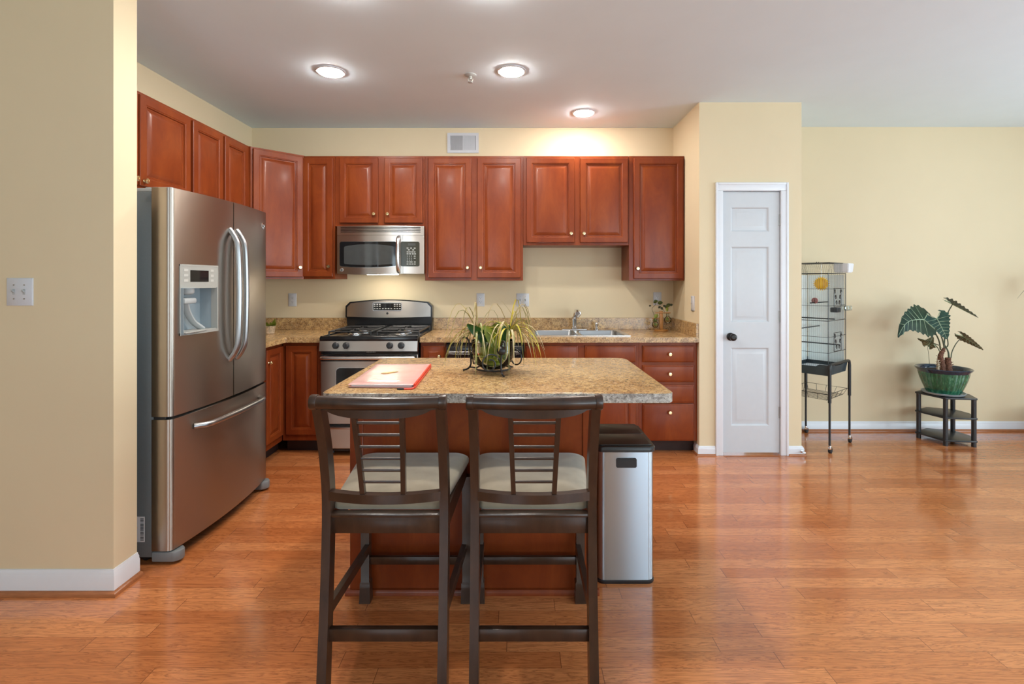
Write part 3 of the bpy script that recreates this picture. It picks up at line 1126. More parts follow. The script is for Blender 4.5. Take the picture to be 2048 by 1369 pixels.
tube(bm, spline([(MX0 + .037, 4.1525, 1.442), (MX0 + .040, 4.1525, 1.450), (MX0 + .044, 4.1525, 1.446), (MX0 + .042, 4.1525, 1.440), (MX0 + .047, 4.1525, 1.445)], 4), .001, 5)
obj('script_mark', bm, 'ink', e)
bm = nb()
cpatch(bm, mw, XD + .001, MX1, MZ0 + .004, 1.731, -.02, 0, bow=(.0, 0))
sp = obj('side_panel', bm, 'steel', t)
bm = nb()
cpatch(bm, mw, XD - .018, MX1 - .036, 1.474, 1.680, -.004, .0026, .014)
kp = obj('keypad', bm, 'panel_brown', sp)
bm = nb()
cpatch(bm, mw, -.907, -.846, 1.647, 1.667, -.002, .0036)
obj('display', bm, 'display', kp)
bm = nb()
for z, xsx in ((1.626, (-.911, -.882, -.853)), (1.611, (-.900, -.865)), (1.594, (-.910, -.892, -.873, -.854)), (1.578, (-.910, -.890, -.868, -.850)),
               (1.560, (-.912, -.896, -.880, -.853)), (1.543, (-.912, -.896, -.880, -.853)), (1.527, (-.912, -.896, -.880)), (1.511, (-.910, -.889, -.877, -.852)), (1.494, (-.910, -.890, -.871, -.852))):
    small = z in (1.560, 1.543, 1.527)
    for x in xsx:
        w = .0022 if (small and x < -.86) else .0072
        cpatch(bm, mw, x - w, x + w, z - .0032, z + .0032, 0, .0034, na=2)
obj('key_marks', bm, 'mark', kp)
bm = nb()
box(bm, MX0 + .02, MX1 - .02, 4.19, 4.50, MZ0 + .004, MZ0 + .013)
obj('underside', bm, 'gray_light', t)
bm = nb()
box(bm, -1.27, -1.02, 4.21, 4.29, MZ0 - .004, MZ0 + .005, .003)
obj('hood_lamp', bm, 'hood_lens', t)

# ------------------------------------------------------------------ dishwasher
t = thing('dishwasher', 'black built-in dishwasher left of the sink, mostly behind the plant bowl', 'dishwasher', (-.253, 4.2, 0))
obj('body', box(nb(), -.553, .047, 3.93, 4.49, .01, .868), 'black_plastic', t)
obj('toe_panel', box(nb(), -.553, .047, 3.98, 4.0, .01, .10), 'black_plastic', t)
d = obj('door', box(nb(), -.551, .045, 3.892, 3.928, .115, .735, .004), 'black', t)
bm = nb()
loft(bm, [[(x, 3.898, .740), (x, 3.874 - b, .756), (x, 3.862 - b, .80), (x, 3.872 - b, .845), (x, 3.90, .866), (x, 3.93, .866), (x, 3.93, .740)]
          for x, b in ((-.551, 0), (-.45, .010), (-.25, .016), (-.05, .010), (.045, 0))])
cpn = obj('control_panel', bm, 'black', t)
bm = nb()
for z in (.79, .80, .81):
    tube(bm, spline([(-.53, 3.8605, z), (-.44, 3.850, z), (-.25, 3.844, z), (-.06, 3.850, z), (.02, 3.8605, z)], 4), .0013, 5)
obj('vent_lines', bm, 'hinge', cpn)

# ------------------------------------------------------------------ refrigerator
FY0, FY1 = 2.380, 3.290
FC, FH = (FY0 + FY1) / 2, (FY1 - FY0) / 2


def fr(y):
    u = (y - FC) / FH
    e = min(y - FY0, FY1 - y)
    back = 0.0
    if e < .022:
        q = 1 - max(e, 0) / .022
        back = .022 * (1 - math.sqrt(max(0, 1 - q * q)))
    return (-1.650 + .040 * (1 - u * u) - back, y, 1, 0)


t = thing('refrigerator', 'stainless french-door refrigerator with water dispenser and bottom freezer', 'refrigerator', (-2.0, FC, 0))
obj('cabinet', box(nb(), XL + .02, -1.722, 2.392, 3.278, .03, 1.782, .004), 'gray', t)
bm = nb()
box(bm, XL + .02, -1.735, 2.394, 3.276, 1.782, 1.800, .003)
for y in (2.40, 3.20):
    box(bm, -1.79, -1.66, y, y + .07, 1.783, 1.806, .006)
obj('hinge_cover', bm, 'gray_light', t)
ZS = .700
DB = -.070


def edge_round(bm, y0, y1, z0, z1, near, far):
    """door shell: curved patch with the outer vertical edge turned back"""
    cpatch(bm, fr, y0, y1, z0, z1, DB, 0, na=16)


# near door with a hole for the dispenser
HY0, HY1, HZ0, HZ1 = 2.432, 2.688, 1.090, 1.432
bm = nb()
S0, S1 = FY0, 2.832
cpatch(bm, fr, S0, HY0, ZS + .006, 1.800, DB, 0, na=26)
cpatch(bm, fr, HY1, S1, ZS + .006, 1.800, DB, 0, na=6)
cpatch(bm, fr, HY0, HY1, HZ1, 1.800, DB, 0, na=8)
cpatch(bm, fr, HY0, HY1, ZS + .006, HZ0, DB, 0, na=8)
bmesh.ops.remove_doubles(bm, verts=bm.verts, dist=1e-5)
nd = obj('door', bm, 'steel_dark', t)
bm = nb()
cpatch(bm, fr, HY0 - .004, HY1 + .004, HZ0 - .004, HZ0 + .010, -.03, .004, na=8)
cpatch(bm, fr, HY0 - .004, HY1 + .004, HZ1 - .004, HZ1 + .004, -.03, .003, na=8)
cpatch(bm, fr, HY0 - .004, HY0 + .004, HZ0 - .004, HZ1 + .004, -.03, .003, na=1)
cpatch(bm, fr, HY1 - .004, HY1 + .004, HZ0 - .004, HZ1 + .004, -.03, .003, na=1)
dp = obj('dispenser', bm, 'silver_plastic', nd)
bm = nb()
cpatch(bm, fr, HY0 + .002, HY1 - .002, 1.318, HZ1 - .002, -.05, .002, .012, na=8)
obj('dispenser_panel', bm, 'silver_plastic', nd)
bm = nb()
cpatch(bm, fr, 2.492, 2.617, 1.350, 1.408, 0, .003, na=6)
obj('dispenser_screen', bm, 'black_glass', nd)
bm = nb()
for z in (1.408, 1.382, 1.356):
    cpatch(bm, fr, 2.452, 2.478, z - .006, z + .006, 0, .003, na=2)
    cpatch(bm, fr, 2.632, 2.655, z - .006, z + .006, 0, .003, na=2)
obj('dispenser_buttons', bm, 'mark', nd)
# recess
bm = nb()
xi, xo = -1.706, -1.626
yA, yB, zA, zB = HY0 + .003, HY1 - .003, HZ0 + .004, 1.318
prof = [(xo, 0), (xi + .02, 0), (xi + .006, .006), (xi, .02)]
P = lambda x, y, z: bm.verts.new((x, y, z))
v = [P(xo, yA, zA), P(xo, yB, zA), P(xi, yB, zA + .01), P(xi, yA, zA + .01), P(xo, yA, zB), P(xo, yB, zB), P(xi, yB, zB), P(xi, yA, zB)]
for q in ((0, 1, 2, 3), (4, 7, 6, 5), (2, 6, 7, 3), (1, 5, 6, 2), (0, 3, 7, 4)):
    bm.faces.new([v[i] for i in q])
bmesh.ops.recalc_face_normals(bm, faces=bm.faces)
bmesh.ops.solidify(bm, geom=bm.faces[:], thickness=-.002)
obj('dispenser_recess', bm, 'gray_recess', nd)
bm = nb()
yc = 2.50
lathe(bm, [(.034, 0), (.034, -.022), (.028, -.030), (.015, -.034), (0, -.034)], (-1.668, yc + .02, 1.318), 20)
box(bm, -1.703, -1.640, yc - .035, yc + .06, 1.240, 1.268, .008)
obj('ice_chute', bm, 'gray_light', nd)
bm = nb()
tube(bm, spline([(-1.662, yc + .0, 1.245), (-1.672, yc + .03, 1.20), (-1.672, yc + .075, 1.145), (-1.654, yc + .125, 1.103)], 5), .017, 10, flat=.6)
obj('paddle', bm, 'gray_light', nd)
obj('drip_tray', box(nb(), -1.704, -1.615, HY0 + .006, HY1 - .006, HZ0 + .006, HZ0 + .013, .002, 1), 'silver_plastic', nd)
bm = nb()
cpatch(bm, fr, 2.839, FY1, ZS + .006, 1.800, DB, 0, na=110)
fd = obj('door', bm, 'steel_dark', t)
bm = nb()
cpatch(bm, fr, FY0, FY1, .066, ZS - .008, DB, 0, na=220)
fz = obj('freezer_drawer', bm, 'steel_dark', t)
# pale edges of the doors and dark gaskets behind them
bm = nb()
for z0, z1 in ((ZS + .008, 1.798), (.068, ZS - .010)):
    box(bm, -1.724, -1.715, FY0 + .012, FY1 - .012, z0, z1)
obj('gasket', bm, 'rubber', t)
obj('seam_filler', box(nb(), -1.715, -1.640, 2.8325, 2.8385, ZS + .008, 1.798), 'gray_light', t)
bm = nb()
box(bm, -1.718, -1.66, 2.40, 3.27, ZS - .008, ZS + .006)
box(bm, -1.735, -1.675, FY0 + .002, FY0 + .05, ZS - .009, ZS + .007, .002, 1)
obj('center_hinge', bm, 'black_plastic', t)


def bow_handle(par, y, z0, z1, out, m='handle_steel'):
    bm = nb()
    x = fr(y)[0] - .004
    zm = (z0 + z1) / 2
    tube(bm, spline([(x, y, z1), (x + out * .55, y, z1 - .045), (x + out * .88, y, z1 - .12), (x + out, y, zm), (x + out * .88, y, z0 + .12), (x + out * .55, y, z0 + .045), (x, y, z0)], 8), .0155, 12)
    return obj('handle', bm, m, par)


bow_handle(nd, 2.800, .912, 1.645, .058)
bow_handle(fd, 2.872, .912, 1.645, .058)
bm = nb()
pts = []
for k in range(25):
    s = -1 + 2 * k / 24
    y = 2.835 + .315 * s
    pts.append((fr(y)[0] + .048 * min(1, (1 - abs(s)) * 9 + .0), y, .622))
tube(bm, pts, .015, 10)
obj('handle', bm, 'handle_steel', fz)
e = obj('emblem', lathe(nb(), [(.021, 0), (.021, .003), (.017, .004), (.016, .003), (0, .003)], (fr(3.215)[0], 3.215, 1.706), 24, (1, .1, 0)), 'chrome', fd)
xq = fr(3.215)[0] + .0042
bm = nb()
tube(bm, spline([(xq, 3.206, 1.701), (xq, 3.211, 1.713), (xq, 3.217, 1.707), (xq, 3.213, 1.699), (xq, 3.222, 1.705)], 4), .0012, 5)
obj('script_mark', bm, 'ink', e)
for ya, yb in ((2.383, 2.455), (3.205, 3.287)):
    bm = nb()
    prism(bm, rpoly([(-1.745, ya), (-1.64, ya), (-1.60, (ya + yb) / 2), (-1.64, yb), (-1.745, yb)], [.004, .02, .03, .02, .004], 4), .012, .060, .006)
    obj('foot', bm, 'gray_foot', t)
obj('toe_grille', box(nb(), -1.76, -1.735, 2.46, 3.20, .012, .064), 'black_plastic', t)
bm = nb()
for y in (2.44, 3.23):
    cyl(bm, (-2.2, y - .02, .022), (-2.2, y + .02, .022), .022, n=14)
    cyl(bm, (-1.80, y - .02, .022), (-1.80, y + .02, .022), .022, n=14)
obj('roller', bm, 'black_plastic', t)
st = obj('sticker', box(nb(), -1.862, -1.783, 2.3905, 2.3922, .105, .226), 'paper', t)
bm = nb()
z = .112
while z < .218:
    h = random.choice((.0012, .002, .003))
    box(bm, -1.803, -1.787, 2.3898, 2.3906, z, z + h)
    z += h + random.choice((.0015, .0022, .003))
obj('barcode', bm, 'ink', st)
bm = nb()
for z, w in ((.21, .030), (.195, .022), (.17, .034), (.15, .028), (.125, .020)):
    box(bm, -1.852, -1.852 + w, 2.3898, 2.3906, z, z + .006)
obj('sticker_marks', bm, 'gold', st)

# ------------------------------------------------------------------ island
t = thing('island_cabinet', 'cherry island cabinet under the large worktop', 'kitchen island', (-.19, 2.48, 0))
bm = nb()
box(bm, -.722, .335, 2.165, 2.80, .0, ZT, .002, 1)
obj('cabinet_body', bm, 'cherry', t)
for x0, x1 in ((-.724, -.668), (.281, .337)):
    obj('corner_stile', box(nb(), x0, x1, 2.158, 2.175, 0, ZT - .001, .003, 1), 'cherry', t)
bm = nb()
loft(bm, [[(x, 2.165, 0), (x, 2.147, 0), (x, 2.148, .014), (x, 2.154, .022), (x, 2.165, .024)] for x in (-.742, .352)])
obj('base_moulding', bm, 'cherry', t)
bm = nb()
q = rpoly([(-.772, 1.960), (.615, 1.960), (.615, 2.862), (-.772, 2.862)], [.036, .036, .065, .065], 8)
prism(bm, q, .874, .914, .003)
iw = tag(obj('island_worktop', bm, 'counter', None, 30), 'golden speckled laminate island worktop with rounded corners', 'countertop')
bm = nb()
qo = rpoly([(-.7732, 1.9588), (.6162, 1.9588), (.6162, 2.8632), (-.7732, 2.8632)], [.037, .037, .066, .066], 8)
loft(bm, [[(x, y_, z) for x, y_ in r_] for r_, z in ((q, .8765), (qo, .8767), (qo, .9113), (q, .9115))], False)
obj('daylit_edge', bm, 'edge', iw, 30, 'speckled worktop edge with cool daylight painted in as gray')  # thin ring added to carry the daylight-gray copy of the laminate

# ------------------------------------------------------------------ bar stools
GS = 'counter stools at the island'


def rect_sweep(bm, pts, wx, wy):
    return loft(bm, [[(x - (wx[i] if isinstance(wx, list) else wx) / 2, y - (wy[i] if isinstance(wy, list) else wy) / 2, z),
                      (x + (wx[i] if isinstance(wx, list) else wx) / 2, y - (wy[i] if isinstance(wy, list) else wy) / 2, z),
                      (x + (wx[i] if isinstance(wx, list) else wx) / 2, y + (wy[i] if isinstance(wy, list) else wy) / 2, z),
                      (x - (wx[i] if isinstance(wx, list) else wx) / 2, y + (wy[i] if isinstance(wy, list) else wy) / 2, z)] for i, (x, y, z) in enumerate(pts)])


def soft(bm, off=.004):
    es = [e for e in bm.edges if len(e.link_faces) == 2 and e.calc_face_angle(0) > math.radians(50)]
    bmesh.ops.bevel(bm, geom=es, offset=off, segments=2, affect='EDGES')
    return bm


def bent_bar(bm, x0, x1, ymid, yend, z0, z1, th, zmid=None, n=12):
    """horizontal rail bowed in plan from yend (ends) to ymid (middle)"""
    rings = []
    for i in range(n + 1):
        s = -1 + 2 * i / n
        y = ymid + (yend - ymid) * s * s
        lo = z0 if zmid is None else z0 + (zmid - z0) * max(0, 1 - abs(s) ** 3 * 1.35) ** .7
        rings.append([(x0 + (x1 - x0) * i / n, y - th / 2, lo), (x0 + (x1 - x0) * i / n, y + th / 2, lo),
                      (x0 + (x1 - x0) * i / n, y + th / 2, z1), (x0 + (x1 - x0) * i / n, y - th / 2, z1)])
    return loft(bm, rings)


def make_stool(loc, label):
    t = thing('counter_stool', label, 'stool', loc, 0, GS, local=True)
    Y0 = 1.88

    def y(v):
        return v - Y0
    prof = [(1.588, 0), (1.602, .15), (1.618, .30), (1.632, .47), (1.638, .60), (1.632, .70), (1.607, .82), (1.573, .92), (1.545, .985)]
    for s in (-1, 1):
        bm = nb()
        P = spline([(s * .190, y(a), z) for a, z in prof], 3)
        rect_sweep(bm, P, [.028 + .006 * max(0, (.4 - p.z)) for p in P], [.046 + .006 * max(0, .4 - p.z) for p in P])
        soft(bm)
        obj('back_leg', bm, 'espresso', t)
        bm = nb()
        x = s * .213
        rect_sweep(bm, [(x, y(2.118), .53), (x, y(2.118), .088), (x, y(2.118), .083), (x, y(2.117), .060), (x, y(2.116), 0)], [.036, .034, .042, .042, .046], [.036, .034, .040, .040, .044])
        soft(bm, .003)
        obj('front_leg', bm, 'espresso', t)
        bm = nb()
        loft(bm, [[(s * .203 - .010, y(2.12), .210), (s * .203 + .010, y(2.12), .210), (s * .203 + .010, y(2.12), .245), (s * .203 - .010, y(2.12), .245)],
                  [(s * .190 - .010, y(1.62), .265), (s * .190 + .010, y(1.62), .265), (s * .190 + .010, y(1.62), .300), (s * .190 - .010, y(1.62), .300)]])
        obj('side_stretcher', soft(bm, .003), 'espresso', t)
        bm = nb()
        loft(bm, [[(s * .205 - .010, y(2.12), .530), (s * .205 + .010, y(2.12), .530), (s * .205 + .010, y(2.12), .598), (s * .205 - .010, y(2.12), .598)],
                  [(s * .186 - .010, y(1.64), .530), (s * .186 + .010, y(1.64), .530), (s * .186 + .010, y(1.64), .598), (s * .186 - .010, y(1.64), .598)]])
        obj('side_apron', soft(bm, .003), 'espresso', t)
    obj('back_stretcher', box(nb(), -.185, .185, y(1.600), y(1.622), .198, .238, .003), 'espresso', t)
    obj('front_stretcher', box(nb(), -.205, .205, y(2.110), y(2.128), .155, .188, .003), 'espresso', t)
    bm = nb()
    box(bm, -.178, .178, y(1.626), y(1.648), .532, .592, .003)
    box(bm, -.180, .180, y(1.617), y(1.652), .588, .599, .003)
    obj('back_apron', bm, 'espresso', t)
    obj('front_apron', box(nb(), -.20, .20, y(2.112), y(2.134), .530, .598, .003), 'espresso', t)
    # cushion
    bm = nb()
    rings = []
    for f, z in ((.97, .597), (1.0, .603), (1.005, .616), (.985, .630), (.93, .639), (.82, .645), (.62, .649), (.35, .651)):
        q = rpoly([(-.180, y(1.650)), (.180, y(1.650)), (.232, y(2.125)), (-.232, y(2.125))], [.02, .02, .055, .055], 6)
        cy = y(1.89)
        rings.append([(px_ * f, cy + (py_ - cy) * f, z - .010 * (1 if z > .62 else 0) * max(0, (py_ - cy) / .24) ** 2) for px_, py_ in q])
    loft(bm, rings)
    obj('seat_cushion', bm, 'fabric', t, 60)
    # top rail with round ends
    bm = nb()
    tube(bm, spline([(-.198, y(1.540), .981), (-.1, y(1.527), .981), (0, y(1.522), .981), (.1, y(1.527), .981), (.198, y(1.540), .981)], 6), .0205, 16)
    tr = obj('top_rail', bm, 'espresso', t)
    for s in (-1, 1):
        bm = nb()
        lathe(bm, [(.0195, 0), (.0235, .003), (.0240, .020), (.0225, .024), (0, .025)], (s * .185, y(1.5405), .981), 20, (s, -.0, 0))
        obj('end_cap', bm, 'espresso', tr)
    bm = nb()
    bent_bar(bm, -.178, .178, y(1.530), y(1.548), .958, .975, .020, .934, 24)
    obj('crest_board', bm, 'espresso', t)
    bm = nb()
    bent_bar(bm, -.180, .180, y(1.592), y(1.622), .647, .676, .026)
    lr = obj('lower_rail', soft(bm, .003), 'espresso', t)
    # splats and rungs
    ta, tb = (y(1.534), .945), (y(1.596), .672)
    for s in (-1, 1):
        bm = nb()
        rect_sweep(bm, [(s * .074, ta[0], ta[1]), (s * .069, y(1.570), .80), (s * .0645, tb[0], tb[1])], .015, .018)
        obj('splat', soft(bm, .002), 'espresso', t)
    for k in range(6):
        f = (k + .62) / 6.7
        z = .942 - (.942 - .674) * (f + .0)
        yy = ta[0] + (tb[0] - ta[0]) * f
        xx = .074 - .0095 * f
        obj('rung', cyl(nb(), (-xx, yy, z), (xx, yy, z), .0048, n=10), 'espresso', t)
    return t


st1 = make_stool((-.428, 1.88, 0), 'dark wooden counter stool in front of the pink folder, left of the other stool')
dup(st1, (.052, 1.88, 0), 'dark wooden counter stool standing next to the steel trash can')

# ------------------------------------------------------------------ trash can
t = thing('trash_can', 'stainless step trash can with black lid beside the island', 'trash can', (.485, 2.41, 0))
TX0, TX1, TY0, TY1 = .354, .616, 2.231, 2.582


def rr(ins, z, r=.035):
    return [(x, y_, z) for x, y_ in rpoly([(TX0 + ins, TY0 + ins), (TX1 - ins, TY0 + ins), (TX1 - ins, TY1 - ins), (TX0 + ins, TY1 - ins)], r, 6)]


obj('base_ring', loft(nb(), [rr(.002, 0), rr(0, .004), rr(0, .014), rr(.004, .018)]), 'black_plastic', t)
obj('body', loft(nb(), [rr(.003, .016), rr(.003, .589)]), 'steel_v', t)
obj('lid_rim', loft(nb(), [rr(.004, .587), rr(-.004, .591), rr(-.005, .606), rr(-.001, .613), rr(.010, .616)]), 'lid', t)
ym = 2.405
for a, b in ((TY0 + .012, ym - .001), (ym + .001, TY1 - .012)):
    obj('lid_flap', prism(nb(), rpoly([(TX0 + .012, a), (TX1 - .012, a), (TX1 - .012, b), (TX0 + .012, b)], .012), .614, .620, .003), 'lid', t)
bm = nb()
slab_xz(bm, rpoly([(.440, .520), (.532, .520), (.532, .563), (.440, .563)], .008), TY0 + .006, TY0 - .001)
hd = obj('handle', bm, 'black_plastic', t)
bm = nb()
slab_xz(bm, rpoly([(.448, .536), (.524, .536), (.524, .556), (.448, .556)], .004), TY0 + .004, TY0 - .002)
obj('handle_slot', bm, 'ink', hd)
bm = nb()
prism(bm, rpoly([(TX1 - .01, 2.36), (TX1 + .012, 2.36), (TX1 + .026, 2.385), (TX1 + .026, 2.43), (TX1 + .012, 2.455), (TX1 - .01, 2.455)], [0, .01, .01, .01, .01, 0], 3), .022, .030, .002)
loft(bm, [[(TX1 - .002, a, .080), (TX1 + .004, a, .080), (TX1 + .020, a, .028), (TX1 + .010, a, .028)] for a in (2.375, 2.44)])
obj('pedal', bm, 'satin', t)

# ------------------------------------------------------------------ folder on the island
t = thing('document_folder', 'pink translucent zip folder of papers lying on the island', 'folder', (-.58, 2.3, .914))
c = [Vector((-.700, 2.060, 0)), Vector((-.425, 2.045, 0)), Vector((-.445, 2.545, 0)), Vector((-.722, 2.560, 0))]
q = rpoly([(v.x, v.y) for v in c], .010, 4)
qc = (sum(p[0] for p in q) / len(q), sum(p[1] for p in q) / len(q))
ins = lambda d: [(qc[0] + (x - qc[0]) * (1 - d / .14), qc[1] + (y_ - qc[1]) * (1 - d / .25)) for x, y_ in q]
obj('papers', prism(nb(), ins(.010), .9185, .9275), 'paper', t)
bm = nb()
loft(bm, [[(x, y_, z) for x, y_ in ins(d)] for d, z in ((.004, .9145), (0, .9165), (.002, .9185))])
obj('back_cover', bm, 'pink', t)
bm = nb()
R_ = []
for d, z in ((-.001, .9275), (0, .9285), (.006, .9305), (.03, .9315), (.08, .9318)):
    R_.append([(x, y_, z + .0014 * math.sin(x * 40 + y_ * 25)) for x, y_ in ins(d)])
loft(bm, R_)
obj('front_cover', bm, 'pink', t)
bm = nb()
tube(bm, [(-.421, 2.045, .9185), (-.441, 2.545, .9185)], .0042, 8)
tube(bm, [(-.423, 2.050, .9285), (-.443, 2.545, .9285)], .0042, 8)
obj('zipper', bm, 'red', t)
bm = nb()
tube(bm, spline([(-.421, 2.045, .921), (-.428, 2.025, .918), (-.460, 2.022, .917)], 4), .0035, 8)
zp = obj('zip_tape', bm, 'red', t)
obj('zip_pull', box(nb(), -.487, -.458, 2.018, 2.026, .9145, .920, .002), 'black_plastic', t)
bm = nb()
tube(bm, spline([(-.620, 2.28, .9335), (-.600, 2.275, .9338), (-.580, 2.295, .934), (-.555, 2.32, .934), (-.572, 2.30, .934), (-.60, 2.30, .9335)], 4, True), .004, 6, True, .3)
prism(bm, rpoly([(-.620, 2.28), (-.585, 2.275), (-.555, 2.325), (-.590, 2.305)], .004), .931, .9345)
obj('gold_label', bm, 'gold', t)

# ------------------------------------------------------------------ plant bowl and iron stand on the island
BX, BY = -.118, 2.42
t = thing('bowl_stand', 'scrolled black wrought iron stand holding the glass plant bowl', 'plant stand', (BX, BY, .914))
bm = nb()
Rr = .083
ring = [(BX + Rr * math.cos(a), BY + Rr * math.sin(a), .932) for a in (2 * PI * k / 28 for k in range(28))]
tube(bm, ring, .0042, 8, True)
obj('ring', bm, 'iron', t)
for k, ang in enumerate((math.radians(-68), math.radians(170), math.radians(52))):
    ca, sa = math.cos(ang), math.sin(ang)
    prof = [(.150, .9185), (.128, .925), (.112, .945), (.112, .985), (.118, 1.030), (.122, 1.062), (.138, 1.078), (.160, 1.074), (.166, 1.055), (.156, 1.045)]
    bm = nb()
    tube(bm, spline([(BX + r * ca, BY + r * sa, z) for r, z in prof], 5), .0044, 8)
    tube(bm, [(BX + .083 * ca, BY + .083 * sa, .932), (BX + .118 * ca, BY + .118 * sa, .934)], .004, 8)
    g = obj('leg', bm, 'iron', t)
    tx, ty = -sa, ca
    bm = nb()
    pts = []
    for j in range(40):
        th = j / 39 * 2.6 * PI
        r_ = .050 * (1 - j / 39 * .66)
        pts.append((BX + .108 * ca + tx * (r_ * math.cos(th) - .052), BY + .108 * sa + ty * (r_ * math.cos(th) - .052), .972 + r_ * math.sin(th)))
    tube(bm, pts, .0036, 8)
    obj('scroll', bm, 'iron', g)
bm = nb()
lathe(bm, [(0, -.021), (.013, -.017), (.021, -.006), (.021, .006), (.013, .017), (0, .021)], (BX + .118 * math.cos(math.radians(-68)), BY + .118 * math.sin(math.radians(-68)) - .006, 1.032), 16, (.3, -1, .1))
obj('boss', bm, 'iron', t)
t = thing('potted_plant', 'spider plant and broad leaves growing in a clear glass bowl on the island', 'plant', (BX, BY, .93))
prof = [(.030, .929), (.058, .936), (.082, .955), (.097, .985), (.104, 1.02), (.103, 1.05), (.106, 1.068)]
bm = nb()
lathe(bm, [(r, z - 0) for r, z in prof] + [(r - .003, z) for r, z in prof[::-1]], (BX, BY, 0), 36)
obj('glass_bowl', bm, 'glass', t)
bm = nb()
lathe(bm, [(.027, .933), (.055, .940), (.078, .957), (.092, .985), (.098, 1.005), (0, 1.005)], (BX, BY, 0), 32)
obj('water', bm, 'water', t)
bm = nb()
rng = random.Random(3)
for k in range(46):
    a, r0, z0 = rng.uniform(0, 2 * PI), rng.uniform(0, .045), rng.uniform(.945, .99)
    pts = [Vector((BX + r0 * math.cos(a) + rng.uniform(-.03, .03) * j, BY + r0 * math.sin(a) + rng.uniform(-.03, .03) * j, z0 + .012 * j)) for j in range(4)]
    tube(bm, spline(pts, 3), .0012, 5)
lathe(bm, [(.05, .937), (.062, .950), (.060, .965), (.03, .975), (0, .977)], (BX, BY, 0), 20)
obj('roots', bm, 'leaf_lime', t)
# two tufts of arching blades
TUFT = [(Vector((BX - .075, BY, 1.105)), 38), (Vector((BX + .080, BY - .02, 1.115)), 56)]
groups = {'blade': nb(), 'blade_dry': nb(), 'blade_yellow': nb()}
for c0, n in TUFT:
    for k in range(n):
        a = rng.uniform(0, 2 * PI)
        ln = rng.uniform(.10, .21)
        rise = rng.uniform(.00, .055)
        drop = rng.uniform(.05, .20)
        if k % 9 == 0:
            rise, drop, ln = rng.uniform(.08, .13), rng.uniform(-.02, .05), ln * .8
        d = Vector((math.cos(a), math.sin(a) * .75, 0))
        pts = []
        for j in range(9):
            s = j / 8
            pts.append(c0 + d * (ln * (1 - (1 - s) ** 1.5)) + Vector((0, 0, rise * math.sin(PI * min(1, s * 1.15)) * 1.2 - drop * s ** 2.2)))
        for p in pts:
            p.z = max(p.z, .922)
        m_ = rng.choice(('blade', 'blade', 'blade_dry', 'blade_dry', 'blade_yellow'))
        ribbon(groups[m_], pts, rng.uniform(.0026, .0054), thick=.0004)
    bmc = groups['blade_yellow']
    for k in range(5):
        a = rng.uniform(0, 2 * PI)
        pts = [c0 + Vector((math.cos(a) * .012 * j * .5, math.sin(a) * .012 * j * .5, .012 * j - .04)) for j in range(7)]
        ribbon(bmc, pts, .0055, thick=.0005)
for x0, y0_, x1, y1_ in ((1037, 635, 1053, 588), (1036, 635, 1048, 590), (1030, 640, 1003, 602), (955, 640, 941, 620)):
    p, q_ = at(x0, y0_, BY - .02), at(x1, y1_, BY - .02)
    ribbon(groups['blade_dry'], [p.lerp(q_, j / 6) + Vector((0, 0, .006 * math.sin(j / 6 * PI))) for j in range(7)], .0035, thick=.0004)
for nm, b in groups.items():
    obj('blades', b, nm, t, label={'blade': 'green grassy blades', 'blade_dry': 'pale dry blades', 'blade_yellow': 'yellow blades'}[nm])


def broad_leaf(par, base, tip, side, w, m, bend=.03, name='leaf'):
    bm = nb()
    n, kk = 12, 6
    base, tip, side = Vector(base), Vector(tip), Vector(side).normalized()
    ax = tip - base
    nrm = side.cross(ax.normalized())
    rows = []
    for i in range(n + 1):
        s = i / n
        ww = w * (math.sin(PI * min(1, s * .93 + .05)) ** .75) + .0008
        row = []
        for j in range(kk + 1):
            u = -1 + 2 * j / kk
            row.append(bm.verts.new(base + ax * s + side * (u * ww) + nrm * (bend * math.sin(PI * s) + ww * .35 * u * u)))
        rows.append(row)
    for A, B in zip(rows, rows[1:]):
        for j in range(kk):
            bm.faces.new((A[j], A[j + 1], B[j + 1], B[j]))
    bmesh.ops.solidify(bm, geom=bm.faces[:], thickness=.0008)
    return obj(name, bm, m, par, 60)


yq = BY - .01
broad_leaf(t, at(1003, 690, yq), at(1008, 652, yq - .03), (1, .25, .3), .024, 'leaf_green', .012)
broad_leaf(t, at(1000, 688, yq), at(1018, 650, yq - .02), (.8, .35, .2), .018, 'leaf_green', .01)
broad_leaf(t, at(982, 680, yq), at(934, 650, yq - .04), (.3, -.2, 1), .028, 'leaf_green', .016)
broad_leaf(t, at(958, 655, yq), at(968, 690, yq - .06), (1, -.1, .2), .021, 'leaf_green', .012)
broad_leaf(t, at(995, 684, yq), at(965, 655, yq), (.6, .3, .7), .032, 'leaf_lime', .012)
broad_leaf(t, at(990, 670, yq + .03), at(1000, 645, yq + .05), (1, .2, -.1), .034, 'leaf_lime', .01)
broad_leaf(t, at(962, 695, yq - .03), at(972, 668, yq - .02), (.8, .1, .2), .016, 'leaf_green', .01)
broad_leaf(t, at(968, 715, yq), at(952, 685, yq), (.8, .2, .3), .020, 'leaf_lime', .01)
broad_leaf(t, at(996, 700, yq - .02), at(968, 652, yq - .05), (.7, .2, .6), .026, 'leaf_lime', .012)
broad_leaf(t, at(972, 722, yq - .02), at(984, 684, yq - .04), (.9, .1, .2), .024, 'leaf_lime', .010)
broad_leaf(t, at(1012, 722, yq), at(1006, 690, yq - .03), (.9, .2, .1), .018, 'leaf_green', .010)
broad_leaf(t, at(985, 725, yq), at(975, 690, yq - .02), (1, .1, 0), .014, 'leaf_green', .01)

